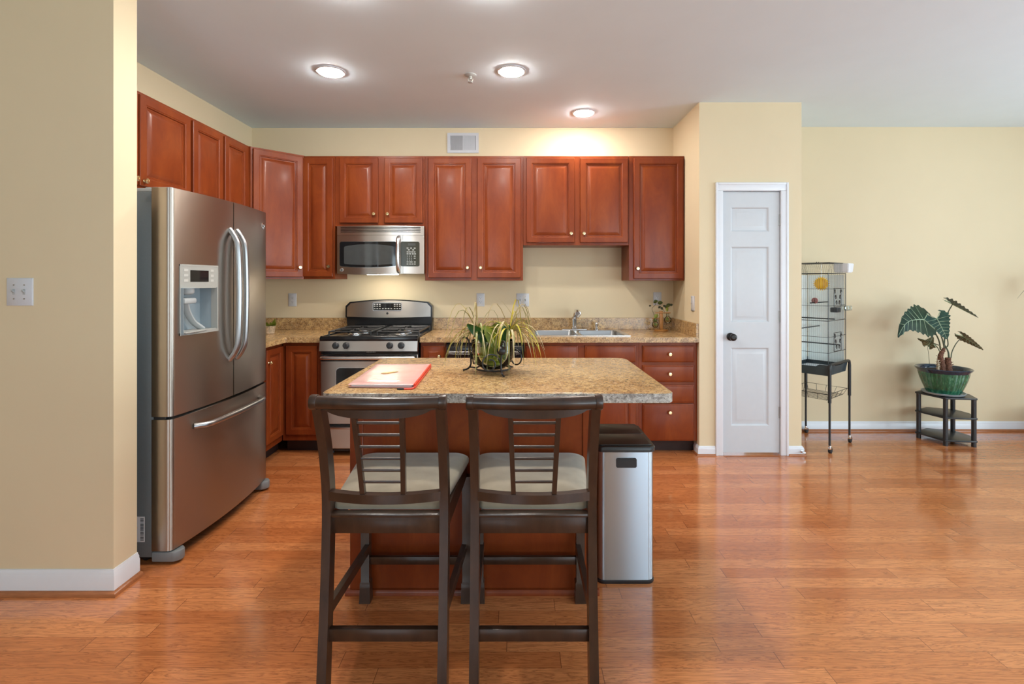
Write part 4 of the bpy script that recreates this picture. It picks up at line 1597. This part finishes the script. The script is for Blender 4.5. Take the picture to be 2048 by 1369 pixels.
# ------------------------------------------------------------------ cutting stand on the counter
PX, PY = 1.262, 4.395
t = thing('propagation_stand', 'small wooden stand holding glass bulbs of cuttings near the pantry wall', 'plant holder', (PX, PY, .914))
obj('base', lathe(nb(), [(.058, 0), (.060, .004), (.060, .010), (.056, .013), (0, .013)], (PX, PY, .9145), 30), 'bamboo', t)
obj('post', box(nb(), PX - .013, PX + .013, PY - .010, PY + .010, .926, 1.090, .002), 'bamboo', t)
bm = nb()
box(bm, PX - .052, PX + .080, PY - .014, PY - .002, 1.068, 1.078, .002)
obj('crossbar', bm, 'bamboo', t)
bm = nb()
box(bm, PX - .078, PX + .012, PY - .002, PY + .010, 1.020, 1.030, .002)
obj('crossbar', bm, 'bamboo', t)
for x, z, r in ((PX + .055, 1.012, .032), (PX - .055, .972, .030)):
    bm = nb()
    lathe(bm, [(0, -r), (r * .5, -r * .87), (r * .87, -r * .5), (r, 0), (r * .87, r * .5), (r * .5, r * .87), (r * .3, r * 1.1), (r * .28, r * 1.7), (r * .36, r * 1.75)], (x, PY - .012, z), 20)
    g = obj('glass_bulb', bm, 'glass', t)
    bm = nb()
    lathe(bm, [(0, -r * .93), (r * .46, -r * .82), (r * .82, -r * .5), (r * .92, 0), (0, .001)], (x, PY - .012, z), 18)
    obj('water', bm, 'clear_water', g)
rng = random.Random(11)
STEMS = [[(1310, 640), (1308, 630), (1304, 618), (1310, 611), (1312, 605)], [(1334, 640), (1333, 628), (1335, 618), (1334, 612)], [(1330, 628), (1326, 618), (1320, 616)], [(1310, 650), (1309, 640), (1312, 632)]]
bm = nb()
for s in STEMS:
    tube(bm, spline([at(x, y_, PY - .012) for x, y_ in s], 4), .0016, 6)
obj('stems', bm, 'stem', t)
for k, (x, y_, r, ml) in enumerate(((1311, 604, .020, 'leaf_small'), (1320, 606, .022, 'leaf_small'), (1300, 612, .010, 'stem'), (1319, 615, .013, 'stem'), (1324, 617, .014, 'stem'), (1329, 612, .014, 'stem'), (1336, 611, .020, 'leaf_small'),
                           (1342, 610, .014, 'stem'), (1335, 619, .018, 'leaf_lime'), (1333, 616, .015, 'leaf_small'), (1312, 633, .022, 'leaf_lime'), (1310, 641, .018, 'leaf_small'), (1311, 649, .016, 'leaf_lime'), (1335, 638, .016, 'leaf_lime'))):
    p = at(x, y_, PY - .02 + rng.uniform(-.015, .015))
    a = rng.uniform(0, 2 * PI)
    broad_leaf(t, p - Vector((math.cos(a), .2, math.sin(a))) * r, p + Vector((math.cos(a), -.2, math.sin(a))) * r, (-math.sin(a), rng.uniform(-.4, .4), math.cos(a)), r * .75, ml, .003)

# little plant at the end of the counter, mostly behind the refrigerator
t = thing('potted_plant', 'small yellow-green plant on the counter peeking past the refrigerator', 'plant', (-2.07, 4.17, .914))
obj('pot', lathe(nb(), [(.030, 0), (.040, .002), (.048, .06), (.050, .062), (.044, .064), (.042, .055), (0, .055)], (-2.07, 4.17, .915), 24), 'bark_pale', t)
for k in range(16):
    a = rng.uniform(0, 2 * PI)
    p = Vector((-2.07, 4.17, .975))
    q_ = p + Vector((math.cos(a) * .055, math.sin(a) * .055, rng.uniform(.015, .075)))
    broad_leaf(t, p, q_, (-math.sin(a), math.cos(a), .2), .013, 'leaf_lime', .008)


# ------------------------------------------------------------------ wall plates
def outlet(x, z, label, w=.073, h=.118, y=YB):
    t = thing('outlet', label, 'outlet', (x, y, z), group='wall outlets')
    bm = nb()
    rings_panel(bm, (x - w / 2, y, z - h / 2), UX, NY, w, h, [(0, 0), (0, .003), (.004, .006)])
    obj('plate', bm, 'white', t)
    return t


def receptacles(t, x, z, y=YB):
    for dz in (-.020, .020):
        bm = nb()
        slab_xz(bm, rpoly([(x - .016, z + dz - .014), (x + .016, z + dz - .014), (x + .016, z + dz + .014), (x - .016, z + dz + .014)], .009), y - .006, y - .0075)
        r = obj('receptacle', bm, 'white', t)
        bm = nb()
        box(bm, x - .0075, x - .0055, y - .0082, y - .0072, z + dz - .001, z + dz + .008)
        box(bm, x + .0055, x + .0075, y - .0082, y - .0072, z + dz - .001, z + dz + .008)
        cyl(bm, (x, y - .0072, z + dz - .007), (x, y - .0082, z + dz - .007), .0025, n=10)
        obj('slots', bm, 'ink', r)
    obj('screw', cyl(nb(), (x, y - .006, z), (x, y - .0072, z), .003, n=10), 'hinge', t)


for px_, lab in ((585, 'white outlet on the backsplash wall left of the stove'), (961, 'white outlet on the backsplash wall behind the plant bowl'), (1314.5, 'white outlet on the wall above the wooden cutting stand')):
    x = (px_ - 1035) * YB / 1000
    z = 1.182 if px_ < 1300 else 1.192
    receptacles(outlet(x, z, lab), x, z)


def toggles(t, xs_, z, y):
    for x in xs_:
        bm = nb()
        box(bm, x - .005, x + .005, y - .0075, y - .005, z - .012, z + .012)
        loft(bm, [[(x - .004, y - .006, z - .006), (x + .004, y - .006, z - .006), (x + .004, y - .006, z + .006), (x - .004, y - .006, z + .006)],
                  [(x - .003, y - .017, z + .004), (x + .003, y - .017, z + .004), (x + .003, y - .017, z + .010), (x - .003, y - .017, z + .010)]])
        obj('toggle', bm, 'gray_light', t)
        bm = nb()
        for dz in (-.030, .030):
            cyl(bm, (x, y - .005, z + dz), (x, y - .0072, z + dz), .0032, n=10)
        obj('screw', bm, 'hinge', t)


x = (1045.5 - 1035) * YB / 1000
t = thing('light_switch', 'white double switch plate on the backsplash wall left of the sink', 'light switch', (x, YB, 1.18))
obj('plate', rings_panel(nb(), (x - .0575, YB, 1.122), UX, NY, .115, .118, [(0, 0), (0, .003), (.004, .006)]), 'white', t)
toggles(t, (x - .023, x + .023), 1.181, YB)
t = thing('light_switch', 'white two-toggle switch plate on the near left wall', 'light switch', (-2.155, 2.168, 1.31))
obj('plate', rings_panel(nb(), (-2.212, 2.168, 1.247), UX, NY, .114, .120, [(0, 0), (0, .003), (.004, .006)]), 'white', t)
toggles(t, (-2.178, -2.133), 1.307, 2.168)
# jack plate on the pantry side wall
t = thing('wall_plate', 'narrow white wall plate with missing cover on the pantry side wall', 'wall plate', (XP, 4.02, 1.18))
bm = nb()
rings_panel(bm, (XP, 4.055, 1.115), (0, -1, 0), (-1, 0, 0), .072, .118, [(0, 0), (0, .004), (.004, .007)])
obj('plate', bm, 'white', t)
bm = nb()
for z in (1.126, 1.172, 1.222):
    cyl(bm, (XP - .007, 4.045, z), (XP - .009, 4.045, z), .003, n=8)
box(bm, XP - .008, XP - .002, 4.0, 4.05, 1.112, 1.117)
obj('screw', bm, 'hinge', t)

# ------------------------------------------------------------------ air vent
t = thing('air_vent', 'white rectangular supply vent on the wall above the cabinets', 'vent', (-.495, YB, 2.6))
VX0, VX1, VZ0, VZ1 = -.635, -.352, 2.514, 2.694
bm = nb()
for a, b, c, d in ((VX0, VX0 + .026, VZ0, VZ1), (VX1 - .026, VX1, VZ0, VZ1), (VX0 + .026, VX1 - .026, VZ0, VZ0 + .024), (VX0 + .026, VX1 - .026, VZ1 - .024, VZ1)):
    box(bm, a, b, YB - .010, YB, c, d)
obj('frame', bm, 'white', t)
obj('duct', box(nb(), VX0 + .02, VX1 - .02, YB - .0015, YB - .0005, VZ0 + .02, VZ1 - .02), 'ink', t)
bm = nb()
xm = (VX0 + VX1) / 2
x = VX0 + .030
while x < VX1 - .030:
    s = .004 if x < xm else -.004
    loft(bm, [[(x - .001 + s, YB - .009, z), (x + .001 + s, YB - .009, z), (x + .001 - s, YB - .002, z), (x - .001 - s, YB - .002, z)] for z in (VZ0 + .022, VZ1 - .022)])
    x += .0095
obj('louvers', bm, 'white', t)
obj('mullion', box(nb(), xm - .004, xm + .004, YB - .011, YB - .002, VZ0 + .02, VZ1 - .02), 'white', t)


# ------------------------------------------------------------------ ceiling lights and sprinkler
def downlight(x, y, label):
    t = thing('recessed_light', label, 'ceiling light', (x, y, H), group='recessed ceiling lights', local=True)
    bm = nb()
    lathe(bm, [(.078, 0), (.096, 0), (.097, -.004), (.090, -.008), (.080, -.007)], (0, 0, 0), 40)
    obj('trim_ring', bm, 'white', t)
    bm = nb()
    lathe(bm, [(.080, -.006), (.074, -.0135), (.052, -.0185), (.026, -.021), (0, -.0215)], (0, 0, 0), 40)
    obj('lens', bm, 'lens', t)
    return t


dl = downlight(-1.238, 3.313, 'lit recessed ceiling light on the left, nearest the refrigerator')
dup(dl, (-.040, 3.305, H), 'lit recessed ceiling light just right of the sprinkler head')
dup(dl, (.545, 4.120, H), 'lit recessed ceiling light above the sink, close to the cabinets')
dup(dl, (-.120, 2.330, H), 'recessed ceiling light at the top edge of the picture over the island')
dup(dl, (-.830, 2.330, H), 'recessed ceiling light beyond the top edge toward the refrigerator side')
t = thing('sprinkler', 'small chrome fire sprinkler head on the kitchen ceiling', 'sprinkler', (-.317, 3.37, H))
obj('escutcheon', lathe(nb(), [(.040, 0), (.040, -.003), (.030, -.008), (.012, -.010), (0, -.010)], (-.317, 3.37, H), 28), 'gray_light', t)
bm = nb()
lathe(bm, [(.012, -.008), (.012, -.020), (.008, -.024), (.007, -.030), (0, -.030)], (-.317, 3.37, H), 16)
for s in (-1, 1):
    tube(bm, spline([(-.317 + s * .010, 3.37, H - .02), (-.317 + s * .015, 3.37, H - .034), (-.317 + s * .004, 3.37, H - .050)], 4), .003, 6)
obj('frame_arms', bm, 'silver_plastic', t)
obj('deflector', lathe(nb(), [(.016, 0), (.017, -.002), (.006, -.005), (0, -.005)], (-.317, 3.37, H - .049), 18), 'gray_light', t)

# ------------------------------------------------------------------ bird cage on a rolling stand
CA = math.radians(38.6)
t = thing('bird_cage', 'tall black wire bird cage on a wheeled stand behind the pantry corner', 'bird cage', (2.508, 4.187, 0), CA, local=True)
HU, HV = .2115, .170      # caster half spans
cu, cv = .186, .150       # cage half spans
z0c, z1c, ztop = .655, 1.415, 1.500


def upright(su, sv):
    return [(su * HU, sv * HV, .055), (su * HU, sv * HV, .40)]


for su in (-1, 1):
    for sv in (-1, 1):
        bm = nb()
        cyl(bm, (su * HU, sv * HV, .055), (su * HU, sv * HV, .40), .0085, n=10)
        lg = obj('leg', bm, 'black_plastic', t)
        bm = nb()
        cyl(bm, (su * HU, sv * HV, .395), (su * HU, sv * HV, .655), .0125, n=12)
        obj('leg_sleeve', bm, 'black_plastic', lg)
        bm = nb()
        cyl(bm, (su * HU + .012, sv * HV - .009, .024), (su * HU + .012, sv * HV + .009, .024), .024, n=18)
        ca_ = obj('caster', bm, 'rubber', t)
        bm = nb()
        box(bm, su * HU - .012, su * HU + .026, sv * HV - .012, sv * HV + .012, .028, .052, .008)
        cyl(bm, (su * HU, sv * HV, .048), (su * HU, sv * HV, .062), .010, n=10)
        obj('caster_fork', bm, 'chrome', ca_)
for sv in (-1, 1):
    bm = nb()
    tube(bm, spline([(-HU, sv * HV, .640), (-HU + .004, sv * HV, .672), (-HU + .035, sv * HV, .690), (0, sv * HV, .690), (HU - .035, sv * HV, .690), (HU - .004, sv * HV, .672), (HU, sv * HV, .640)], 6), .0115, 10)
    obj('top_bar', bm, 'black_plastic', t)
# tray
bm = nb()
TU, TV = .203, .160
outer = [(-TU, -TV), (TU, -TV), (TU, TV), (-TU, TV)]
n = 24


def wavy(f, z, amp):
    pts = []
    cs = [Vector(p) * f for p in ((-TU, -TV), (TU, -TV), (TU, TV), (-TU, TV))]
    for i in range(4):
        a, b = cs[i], cs[(i + 1) % 4]
        for j in range(n):
            s = j / n
            wv = 0
            if amp:
                wv = -amp * (max(0, min(1, (s - .22) * 14)) * max(0, min(1, (.78 - s) * 14)))
            p = a.lerp(b, s)
            pts.append((p.x, p.y, z + wv))
    return pts


loft(bm, [wavy(.90, .602, 0), wavy(.93, .600, 0), wavy(1.0, .685, .018), wavy(.985, .687, .018), wavy(.92, .612, 0)])
tr = obj('tray', bm, 'slate', t)
obj('paper_liner', box(nb(), -TU * .9, TU * .9, -TV * .9, TV * .9, .614, .632), 'paper', tr)


# bars
def vbar(bm, p, zt=z1c, r=.0013):
    tube(bm, [(p[0], p[1], z0c), (p[0], p[1], zt)], r, 4)


for name, pts, curved in (('bars', [(-cu, v) for v in [-cv + 2 * cv * k / 20 for k in range(21)]], 'u'), ('bars', [(cu, v) for v in [-cv + 2 * cv * k / 20 for k in range(21)]], 'u'),
                          ('bars', [(u, -cv) for u in [-cu + 2 * cu * k / 24 for k in range(25)]], 'v'), ('bars', [(u, cv) for u in [-cu + 2 * cu * k / 24 for k in range(25)]], 'v')):
    bm = nb()
    for p in pts:
        sgu, sgv = (1 if p[0] > 0 else -1), (1 if p[1] > 0 else -1)
        if curved == 'u':
            q_ = [(p[0], p[1], z0c), (p[0], p[1], z1c), (p[0] - sgu * .004, p[1], z1c + .035), (p[0] - sgu * .022, p[1], z1c + .060), (p[0] - sgu * .030, p[1], ztop)]
            tube(bm, q_, .0007, 4)
        else:
            ins_ = 0
            top = ztop if abs(p[0]) < cu - .03 else z1c + .03
            tube(bm, [(p[0], p[1], z0c), (p[0], p[1], top)], .0007, 4)
    hs = (z0c, .780, .905, 1.035, 1.155, 1.290, z1c)
    for z in hs:
        a, b = pts[0], pts[-1]
        tube(bm, [(a[0], a[1], z), (b[0], b[1], z)], .0019 if z not in (z1c, 1.035) else .003, 5)
    obj(name, bm, 'black_plastic', t)
bm = nb()
for k in range(21):
    v_ = -cv + 2 * cv * k / 20
    tube(bm, [(-cu + .030, v_, ztop), (cu - .030, v_, ztop)], .0013, 4)
for sv in (-1, 1):
    tube(bm, [(-cu + .03, sv * cv, ztop), (cu - .03, sv * cv, ztop)], .0028, 5)
for su in (-1, 1):
    tube(bm, [(su * (cu - .03), -cv, ztop), (su * (cu - .03), cv, ztop)], .0028, 5)
tube(bm, [(-.06, -.02, ztop), (-.06, -.02, ztop + .012)], .003, 6)
tube(bm, [(-.02, -.02, ztop), (-.02, -.02, ztop + .012)], .003, 6)
obj('roof_bars', bm, 'black_plastic', t)
for su in (-1, 1):
    for sv in (-1, 1):
        obj('corner_post', cyl(nb(), (su * cu, sv * cv, z0c), (su * cu, sv * cv, z1c), .0028, n=8), 'black_plastic', t)
# doors on the right-hand face with scroll work
for zc in (.86, 1.22):
    bm = nb()
    for a, b in (((-.075, zc - .075), (.075, zc - .075)), ((.075, zc - .075), (.075, zc + .075)), ((.075, zc + .075), (-.075, zc + .075)), ((-.075, zc + .075), (-.075, zc - .075))):
        tube(bm, [(a[0], -cv - .004, a[1]), (b[0], -cv - .004, b[1])], .0026, 6)
    dd = obj('door', bm, 'black_plastic', t)
    bm = nb()
    for s in (-1, 1):
        for q in (0, 1, 2):
            pts = []
            for j in range(16):
                th = j / 15 * 1.8 * PI
                r_ = .024 * (1 - j / 15 * .7)
                pts.append((s * (.028 + .018 * q) + s * r_ * math.cos(th) * .6, -cv - .006, zc + (q - 1) * .045 + r_ * math.sin(th)))
            tube(bm, pts, .0030, 5)
    obj('scrollwork', bm, 'black_plastic', dd)
bm = nb()
box(bm, cu - .005, cu - .003, -cv + .01, cv - .01, z0c + .01, z1c - .01)
box(bm, -cu + .01, cu - .01, cv - .005, cv - .003, z0c + .01, z1c - .01)
obj('splash_guard', bm, 'acrylic', t, label='pale acrylic sheets on the two far sides')
bm = nb()
for z, u0, v0, u1, v1 in ((1.175, -cu, -.02, cu, -.02), (1.045, -.05, -cv, -.05, cv), (.965, -cu, .05, cu, .05), (.83, .04, -cv, .04, cv)):
    tube(bm, [(u0, v0, z), (u1, v1, z)], .005, 8)
obj('perch', bm, 'black_plastic', t)
bm = nb()
box(bm, .02, .10, -cv + .005, -cv + .06, 1.095, 1.135, .006)
obj('feeder_cup', bm, 'black_plastic', t)
bm = nb()
box(bm, .10, .18, -cv - .05, -cv - .004, 1.11, 1.15, .006)
obj('feeder_cup', bm, 'clear_cup', t, label='clear plastic feeder cup')
bm = nb()
tube(bm, spline([(-cu + .02, .10, 1.385), (-cu + .015, .095, 1.30), (-cu + .02, .13, 1.20)], 5), .010, 8)
obj('swing', bm, 'black_plastic', t)
# wire basket
bm = nb()
bu, bv = .200, .158
for zf, f in ((.455, 1.0), (.405, .86)):
    tube(bm, [(-bu * f, -bv * f, zf), (bu * f, -bv * f, zf), (bu * f, bv * f, zf), (-bu * f, bv * f, zf)], .0022, 6, True)
for k in range(13):
    u = -bu * .86 + 2 * bu * .86 * k / 12
    tube(bm, [(u, -bv * .86, .405), (u, bv * .86, .405)], .0013, 4)
for k in range(5):
    u = -1 + k * .5
    for sv in (-1, 1):
        tube(bm, [(u * bu, sv * bv, .455), (u * bu * .86, sv * bv * .86, .405)], .0016, 4)
    for su in (-1, 1):
        tube(bm, [(su * bu, u * bv, .455), (su * bu * .86, u * bv * .86, .405)], .0016, 4)
for su in (-1, 1):
    for sv in (-1, 1):
        tube(bm, [(su * bu, sv * bv, .455), (su * HU, sv * HV, .455)], .003, 5)
obj('basket', bm, 'iron', t)

# toys hanging in the cage, white box on its corner
CM = Matrix.Translation((2.508, 4.187, 0)) @ Matrix.Rotation(CA, 4, 'Z')
c = CM @ Vector((-.06, -.055, 1.332))
t = thing('sun_toy', 'yellow sun-shaped bird toy hanging inside the cage', 'bird toy', c)
nv = Vector((-.5, -.85, 0)).normalized()
bm = nb()
lathe(bm, [(.046, -.006), (.048, 0), (.046, .006), (.02, .009), (0, .010)], c, 32, nv)
obj('disc', bm, 'sun', t)
sv_ = Vector((nv.y, -nv.x, 0))
bm = nb()
for k in range(22):
    a = 2 * PI * k / 22
    d = sv_ * math.cos(a) + Vector((0, 0, math.sin(a)))
    tube(bm, [c + d * .044, c + d * .060], [.0055, .001], 6)
obj('rays', bm, 'sun', t)
bm = nb()
for k in range(-3, 4):
    hh = math.sqrt(max(0, .040 ** 2 - (k * .012) ** 2))
    if abs(k) > 0:
        p = c + sv_ * (k * .012) + nv * .0085
        tube(bm, [p - Vector((0, 0, hh)), p + Vector((0, 0, hh))], .0024, 5)
obj('stripes', bm, 'sun_dark', t)
obj('hook', cyl(nb(), c + Vector((0, 0, .05)), c + Vector((0, 0, .168)), .0012, n=6), 'satin', t)
c2 = CM @ Vector((-.10, -.02, 1.192))
t = thing('ball_toy', 'small faded red ball toy on a perch inside the cage', 'bird toy', c2)
bm = nb()
for a in range(5):
    ang = PI * a / 5
    tube(bm, [c2 + Vector((math.cos(th) * math.cos(ang), math.cos(th) * math.sin(ang), math.sin(th))) * .021 for th in (2 * PI * k / 20 for k in range(20))], .0034, 6, True)
obj('cage_ball', bm, 'toy_red', t)
obj('bell', lathe(nb(), [(0, -.010), (.008, -.006), (.010, 0), (.008, .006), (0, .010)], c2, 14), 'toy_red', t)
bw = nb()
pb = CM @ Vector((cu + .0, -cv + .01, 1.460))
Mb = Matrix.Translation(pb) @ Matrix.Rotation(CA, 4, 'Z')
loft(bw, [[(-.07, -.055, .040), (.055, -.055, .040), (.055, .060, .040), (-.07, .060, .040)],
          [(-.066, -.050, -.036), (.040, -.050, -.036), (.040, .055, -.036), (-.066, .055, -.036)]])
bmesh.ops.bevel(bw, geom=bw.edges[:], offset=.005, segments=2, affect='EDGES')
bw.transform(Mb)
tag(obj('plastic_box', bw, 'paper'), 'white plastic box hung on the top right corner of the bird cage', 'box')

# ------------------------------------------------------------------ plant stand with shelves
t = thing('shelf_stand', 'low black three-tier corner shelf under the potted plant', 'shelf', (3.62, 4.22, 0))
SP = [(3.435, 4.325), (3.497, 4.085), (3.735, 4.055), (3.812, 4.215), (3.80, 4.345), (3.62, 4.425)]
SPr = rpoly(SP, [.012] * 6, 3)
for z in (.398, .238, .052):
    obj('shelf_board', prism(nb(), SPr, z - .014, z, .003), 'black_laminate', t)
for x, y_ in ((3.464, 4.318), (3.515, 4.106), (3.722, 4.078), (3.765, 4.325)):
    bm = nb()
    for a, b in ((0, .040), (.05, .226), (.236, .386)):
        cyl(bm, (x, y_, a), (x, y_, b), .017, n=16)
    cyl(bm, (x, y_, .03), (x, y_, .39), .012, n=12)
    obj('post', bm, 'black_laminate', t)

# ------------------------------------------------------------------ potted alocasia
AX, AY = 3.598, 4.225
z0 = .399
t = thing('saucer', 'pale scalloped saucer under the green ceramic pot', 'saucer', (AX, AY, z0))
bm = nb()
lathe(bm, [(.118, 0), (.140, .006), (.150, .020), (.145, .022), (.132, .010), (0, .008)], (AX, AY, z0), 40)
obj('dish', bm, 'gray_recess', t)
t = thing('potted_plant', 'large-leaved dark plant in a green glazed ceramic pot on the black shelf', 'plant', (AX, AY, z0 + .01))
zb = z0 + .009


def rib(i, th):
    return 1 + (.012 * math.cos(th * 26) if 1 <= i <= 6 else 0)


bm = nb()
lathe(bm, [(.098, 0), (.112, .004), (.124, .03), (.142, .075), (.157, .12), (.166, .155), (.170, .175), (.172, .183)], (AX, AY, zb), 104, rib=rib)
obj('pot', bm, 'glaze', t)
bm = nb()
lathe(bm, [(.171, .178), (.176, .188), (.190, .203), (.194, .211), (.190, .215), (.180, .210), (.168, .190), (.160, .160)], (AX, AY, zb), 64)
obj('pot_rim', bm, 'rim', t)
obj('soil', lathe(nb(), [(.166, .158), (.166, .184), (.10, .190), (0, .192)], (AX, AY, zb), 36), 'soil', t)
rng = random.Random(5)


def trunk(par, pts, rs, m):
    bm = nb()
    P = spline(pts, 5)
    R = []
    for i in range(len(P)):
        f = i / (len(P) - 1) * (len(rs) - 1)
        k = min(int(f), len(rs) - 2)
        R.append((rs[k] + (rs[k + 1] - rs[k]) * (f - k)) * (1 + .10 * math.sin(i * 2.1)))
    tube(bm, P, R, 12)
    for k in range(20):
        i = rng.randrange(1, len(P) - 1)
        a = rng.uniform(0, 2 * PI)
        d = Vector((math.cos(a), math.sin(a), .5))
        tube(bm, [P[i] + d * R[i] * .6, P[i] + d * (R[i] + .012)], [.004, .0008], 5)
    return obj('trunk', bm, m, par)


trunk(t, [at(1885, 742, AY), at(1884, 728, AY), at(1881, 716, AY), at(1883, 707, AY), at(1889, 697, AY)], [.026, .024, .020, .017, .010], 'bark')
trunk(t, [at(1898, 742, AY - .02), at(1897, 730, AY - .02), at(1896, 716, AY - .02)], [.024, .022, .020], 'bark')
trunk(t, [at(1876, 740, AY - .03), at(1876, 728, AY - .03), at(1875, 721, AY - .03)], [.010, .010, .006], 'bark_pale')


def aloc_leaf(par, att, direc, side, ln, wd, droop, fold, m, veins=True, scal=.10, tip_curl=0.0):
    att, d, s = Vector(att), Vector(direc).normalized(), Vector(side)
    s = (s - d * s.dot(d)).normalized()
    nrm = s.cross(d)

    def P(u, v):
        """u along the midrib (-.38 to 1), v signed distance to the side"""
        b = -droop * max(0, u) ** 2 * ln - tip_curl * max(0, u - .55) ** 2 * ln
        return att + d * (u * ln) + s * v + nrm * (fold * abs(v)) + Vector((0, 0, b))

    def W(u):
        if u >= 0:
            w = wd * (1 - u) ** .62 * (1 - .18 * u)
        else:
            w = wd * (1 - (u / -.42) ** 2.4 * .55)
        return w * (1 + scal * math.sin(u * 38)) + .001
    bm = nb()
    for sg in (-1, 1):
        rows = []
        for i in range(57):
            u = -.40 + 1.40 * i / 56
            o_ = W(u)
            inn = 0 if u >= 0 else o_ * min(.72, (-u) / .40 * .85)
            rows.append([bm.verts.new(P(u, sg * (inn + (o_ - inn) * j / 4))) for j in range(5)])
        for A, B in zip(rows, rows[1:]):
            for j in range(4):
                bm.faces.new((A[j], A[j + 1], B[j + 1], B[j]))
    bmesh.ops.remove_doubles(bm, verts=bm.verts, dist=1e-5)
    bmesh.ops.solidify(bm, geom=bm.faces[:], thickness=.0012)
    lf = obj('leaf', bm, m, par, 60)
    if veins:
        bm = nb()

        def lift(p):
            return p + nrm * .0016
        for sgn in (1, -1):
            off = nrm * .0016 * sgn
            tube(bm, [P(u, 0) + off for u in [k / 12 * .97 for k in range(13)]], [.0040 - .0030 * k / 12 for k in range(13)], 5)
            for sg in (-1, 1):
                tube(bm, [P(-.32 * k / 5, sg * W(-.32) * .66 * k / 5) + off for k in range(6)], .0026, 5)
                for u0 in (.02, .16, .30, .45, .60, .74):
                    tube(bm, [P(u0 + .11 * k / 4 - (.10 if u0 < .1 else 0) * k / 4, sg * W(u0) * .90 * k / 4) + off for k in range(5)], [.0022, .002, .0018, .0014, .001], 4)
        obj('veins', bm, 'vein', lf, label='pale green veins')
    return lf


def petiole(par, pts, r0=.006, r1=.0035):
    P = spline(pts, 6)
    bm = nb()
    tube(bm, P, [r0 + (r1 - r0) * i / (len(P) - 1) for i in range(len(P))], 8)
    return obj('stalk', bm, 'stem', par)


c0 = at(1889, 698, AY)
EV = Vector((-AX, -AY, .45)).normalized()
ER = Vector((AY, -AX, 0)).normalized()


def V(r_, u_, t_):
    return ER * r_ + Vector((0, 0, u_)) + EV * t_


# big left leaf, facing the viewer, tip hanging left
p = at(1848, 640, AY - .06)
petiole(t, [at(1881, 700, AY), at(1878, 682, AY - .01), at(1869, 664, AY - .03), at(1858, 650, AY - .05), p])
aloc_leaf(t, p, V(-.57, .05, .82), V(-.37, .89, -.25), .285, .145, .30, -.12, 'leaf_dark', True, .07, 1.5)
# second leaf behind it
p = at(1874, 638, AY + .02)
petiole(t, [c0, at(1886, 684, AY), at(1880, 664, AY), p])
aloc_leaf(t, p, V(.38, -.88, .25), V(.88, .38, -.2), .165, .088, .10, -.12, 'leaf_teal', True, .07)
# tall leaf seen edge on
p = at(1905, 609, AY)
petiole(t, [at(1888, 700, AY), at(1889, 680, AY), at(1891, 650, AY), at(1896, 626, AY), p])
aloc_leaf(t, p, V(.84, -.54, .05), V(.06, .16, .98), .190, .085, .02, .20, 'leaf_dark', True, .18)
# right leaf showing its underside
p = at(1928, 674, AY - .02)
petiole(t, [at(1902, 716, AY), at(1904, 704, AY), at(1912, 688, AY - .01), at(1921, 678, AY - .02), p], .004, .0028)
aloc_leaf(t, p, V(.79, -.60, .0), V(.28, .38, .88), .150, .070, .06, -.10, 'leaf_back', True, .10)
# small folded left leaf
p = at(1866, 687, AY - .03)
petiole(t, [at(1879, 703, AY), at(1874, 694, AY - .01), p], .0035, .0025)
aloc_leaf(t, p, V(-.85, .35, .3), V(.2, .35, .9), .115, .055, .05, .35, 'leaf_back', True, .08)
aloc_leaf(t, at(1858, 690, AY - .03), V(.35, .90, .2), V(.75, -.25, .5), .080, .045, .05, .3, 'leaf_back', True, .08)
petiole(t, [at(1859, 728, AY - .02), at(1857, 708, AY - .03), at(1855, 694, AY - .03)], .0018, .0012)
petiole(t, [c0, at(1896, 690, AY), at(1893, 668, AY + .02)], .005, .004)
petiole(t, [at(1898, 716, AY - .02), at(1896, 703, AY), at(1889, 690, AY)], .007, .005)

# leaf reaching in from a plant beyond the right edge
t = thing('potted_plant', 'slender plant at the right edge with only a leaf tip showing', 'plant', (4.62, 4.15, 0))
bm = nb()
lathe(bm, [(.10, 0), (.11, .005), (.14, .24), (.145, .26), (.135, .26), (.125, .22), (0, .22)], (4.62, 4.15, 0), 28)
obj('pot', bm, 'bark_pale', t)
bm = nb()
tube(bm, spline([(4.62, 4.15, .22), (4.61, 4.15, .7), (4.63, 4.15, 1.2)], 6), [.012] * 7 + [.009] * 6, 8)
obj('stem', bm, 'stem', t)
bm = nb()
for k in range(9):
    a = 2 * PI * k / 9 + PI
    P_ = [Vector((4.63, 4.15, 1.2)) + Vector((math.cos(a) * .42 * s, math.sin(a) * .25 * s, .20 * math.sin(PI * s * .9) - .06 * s)) for s in [j / 10 for j in range(11)]]
    ribbon(bm, P_, .012, thick=.0006)
obj('foliage', bm, 'leaf_dark', t)
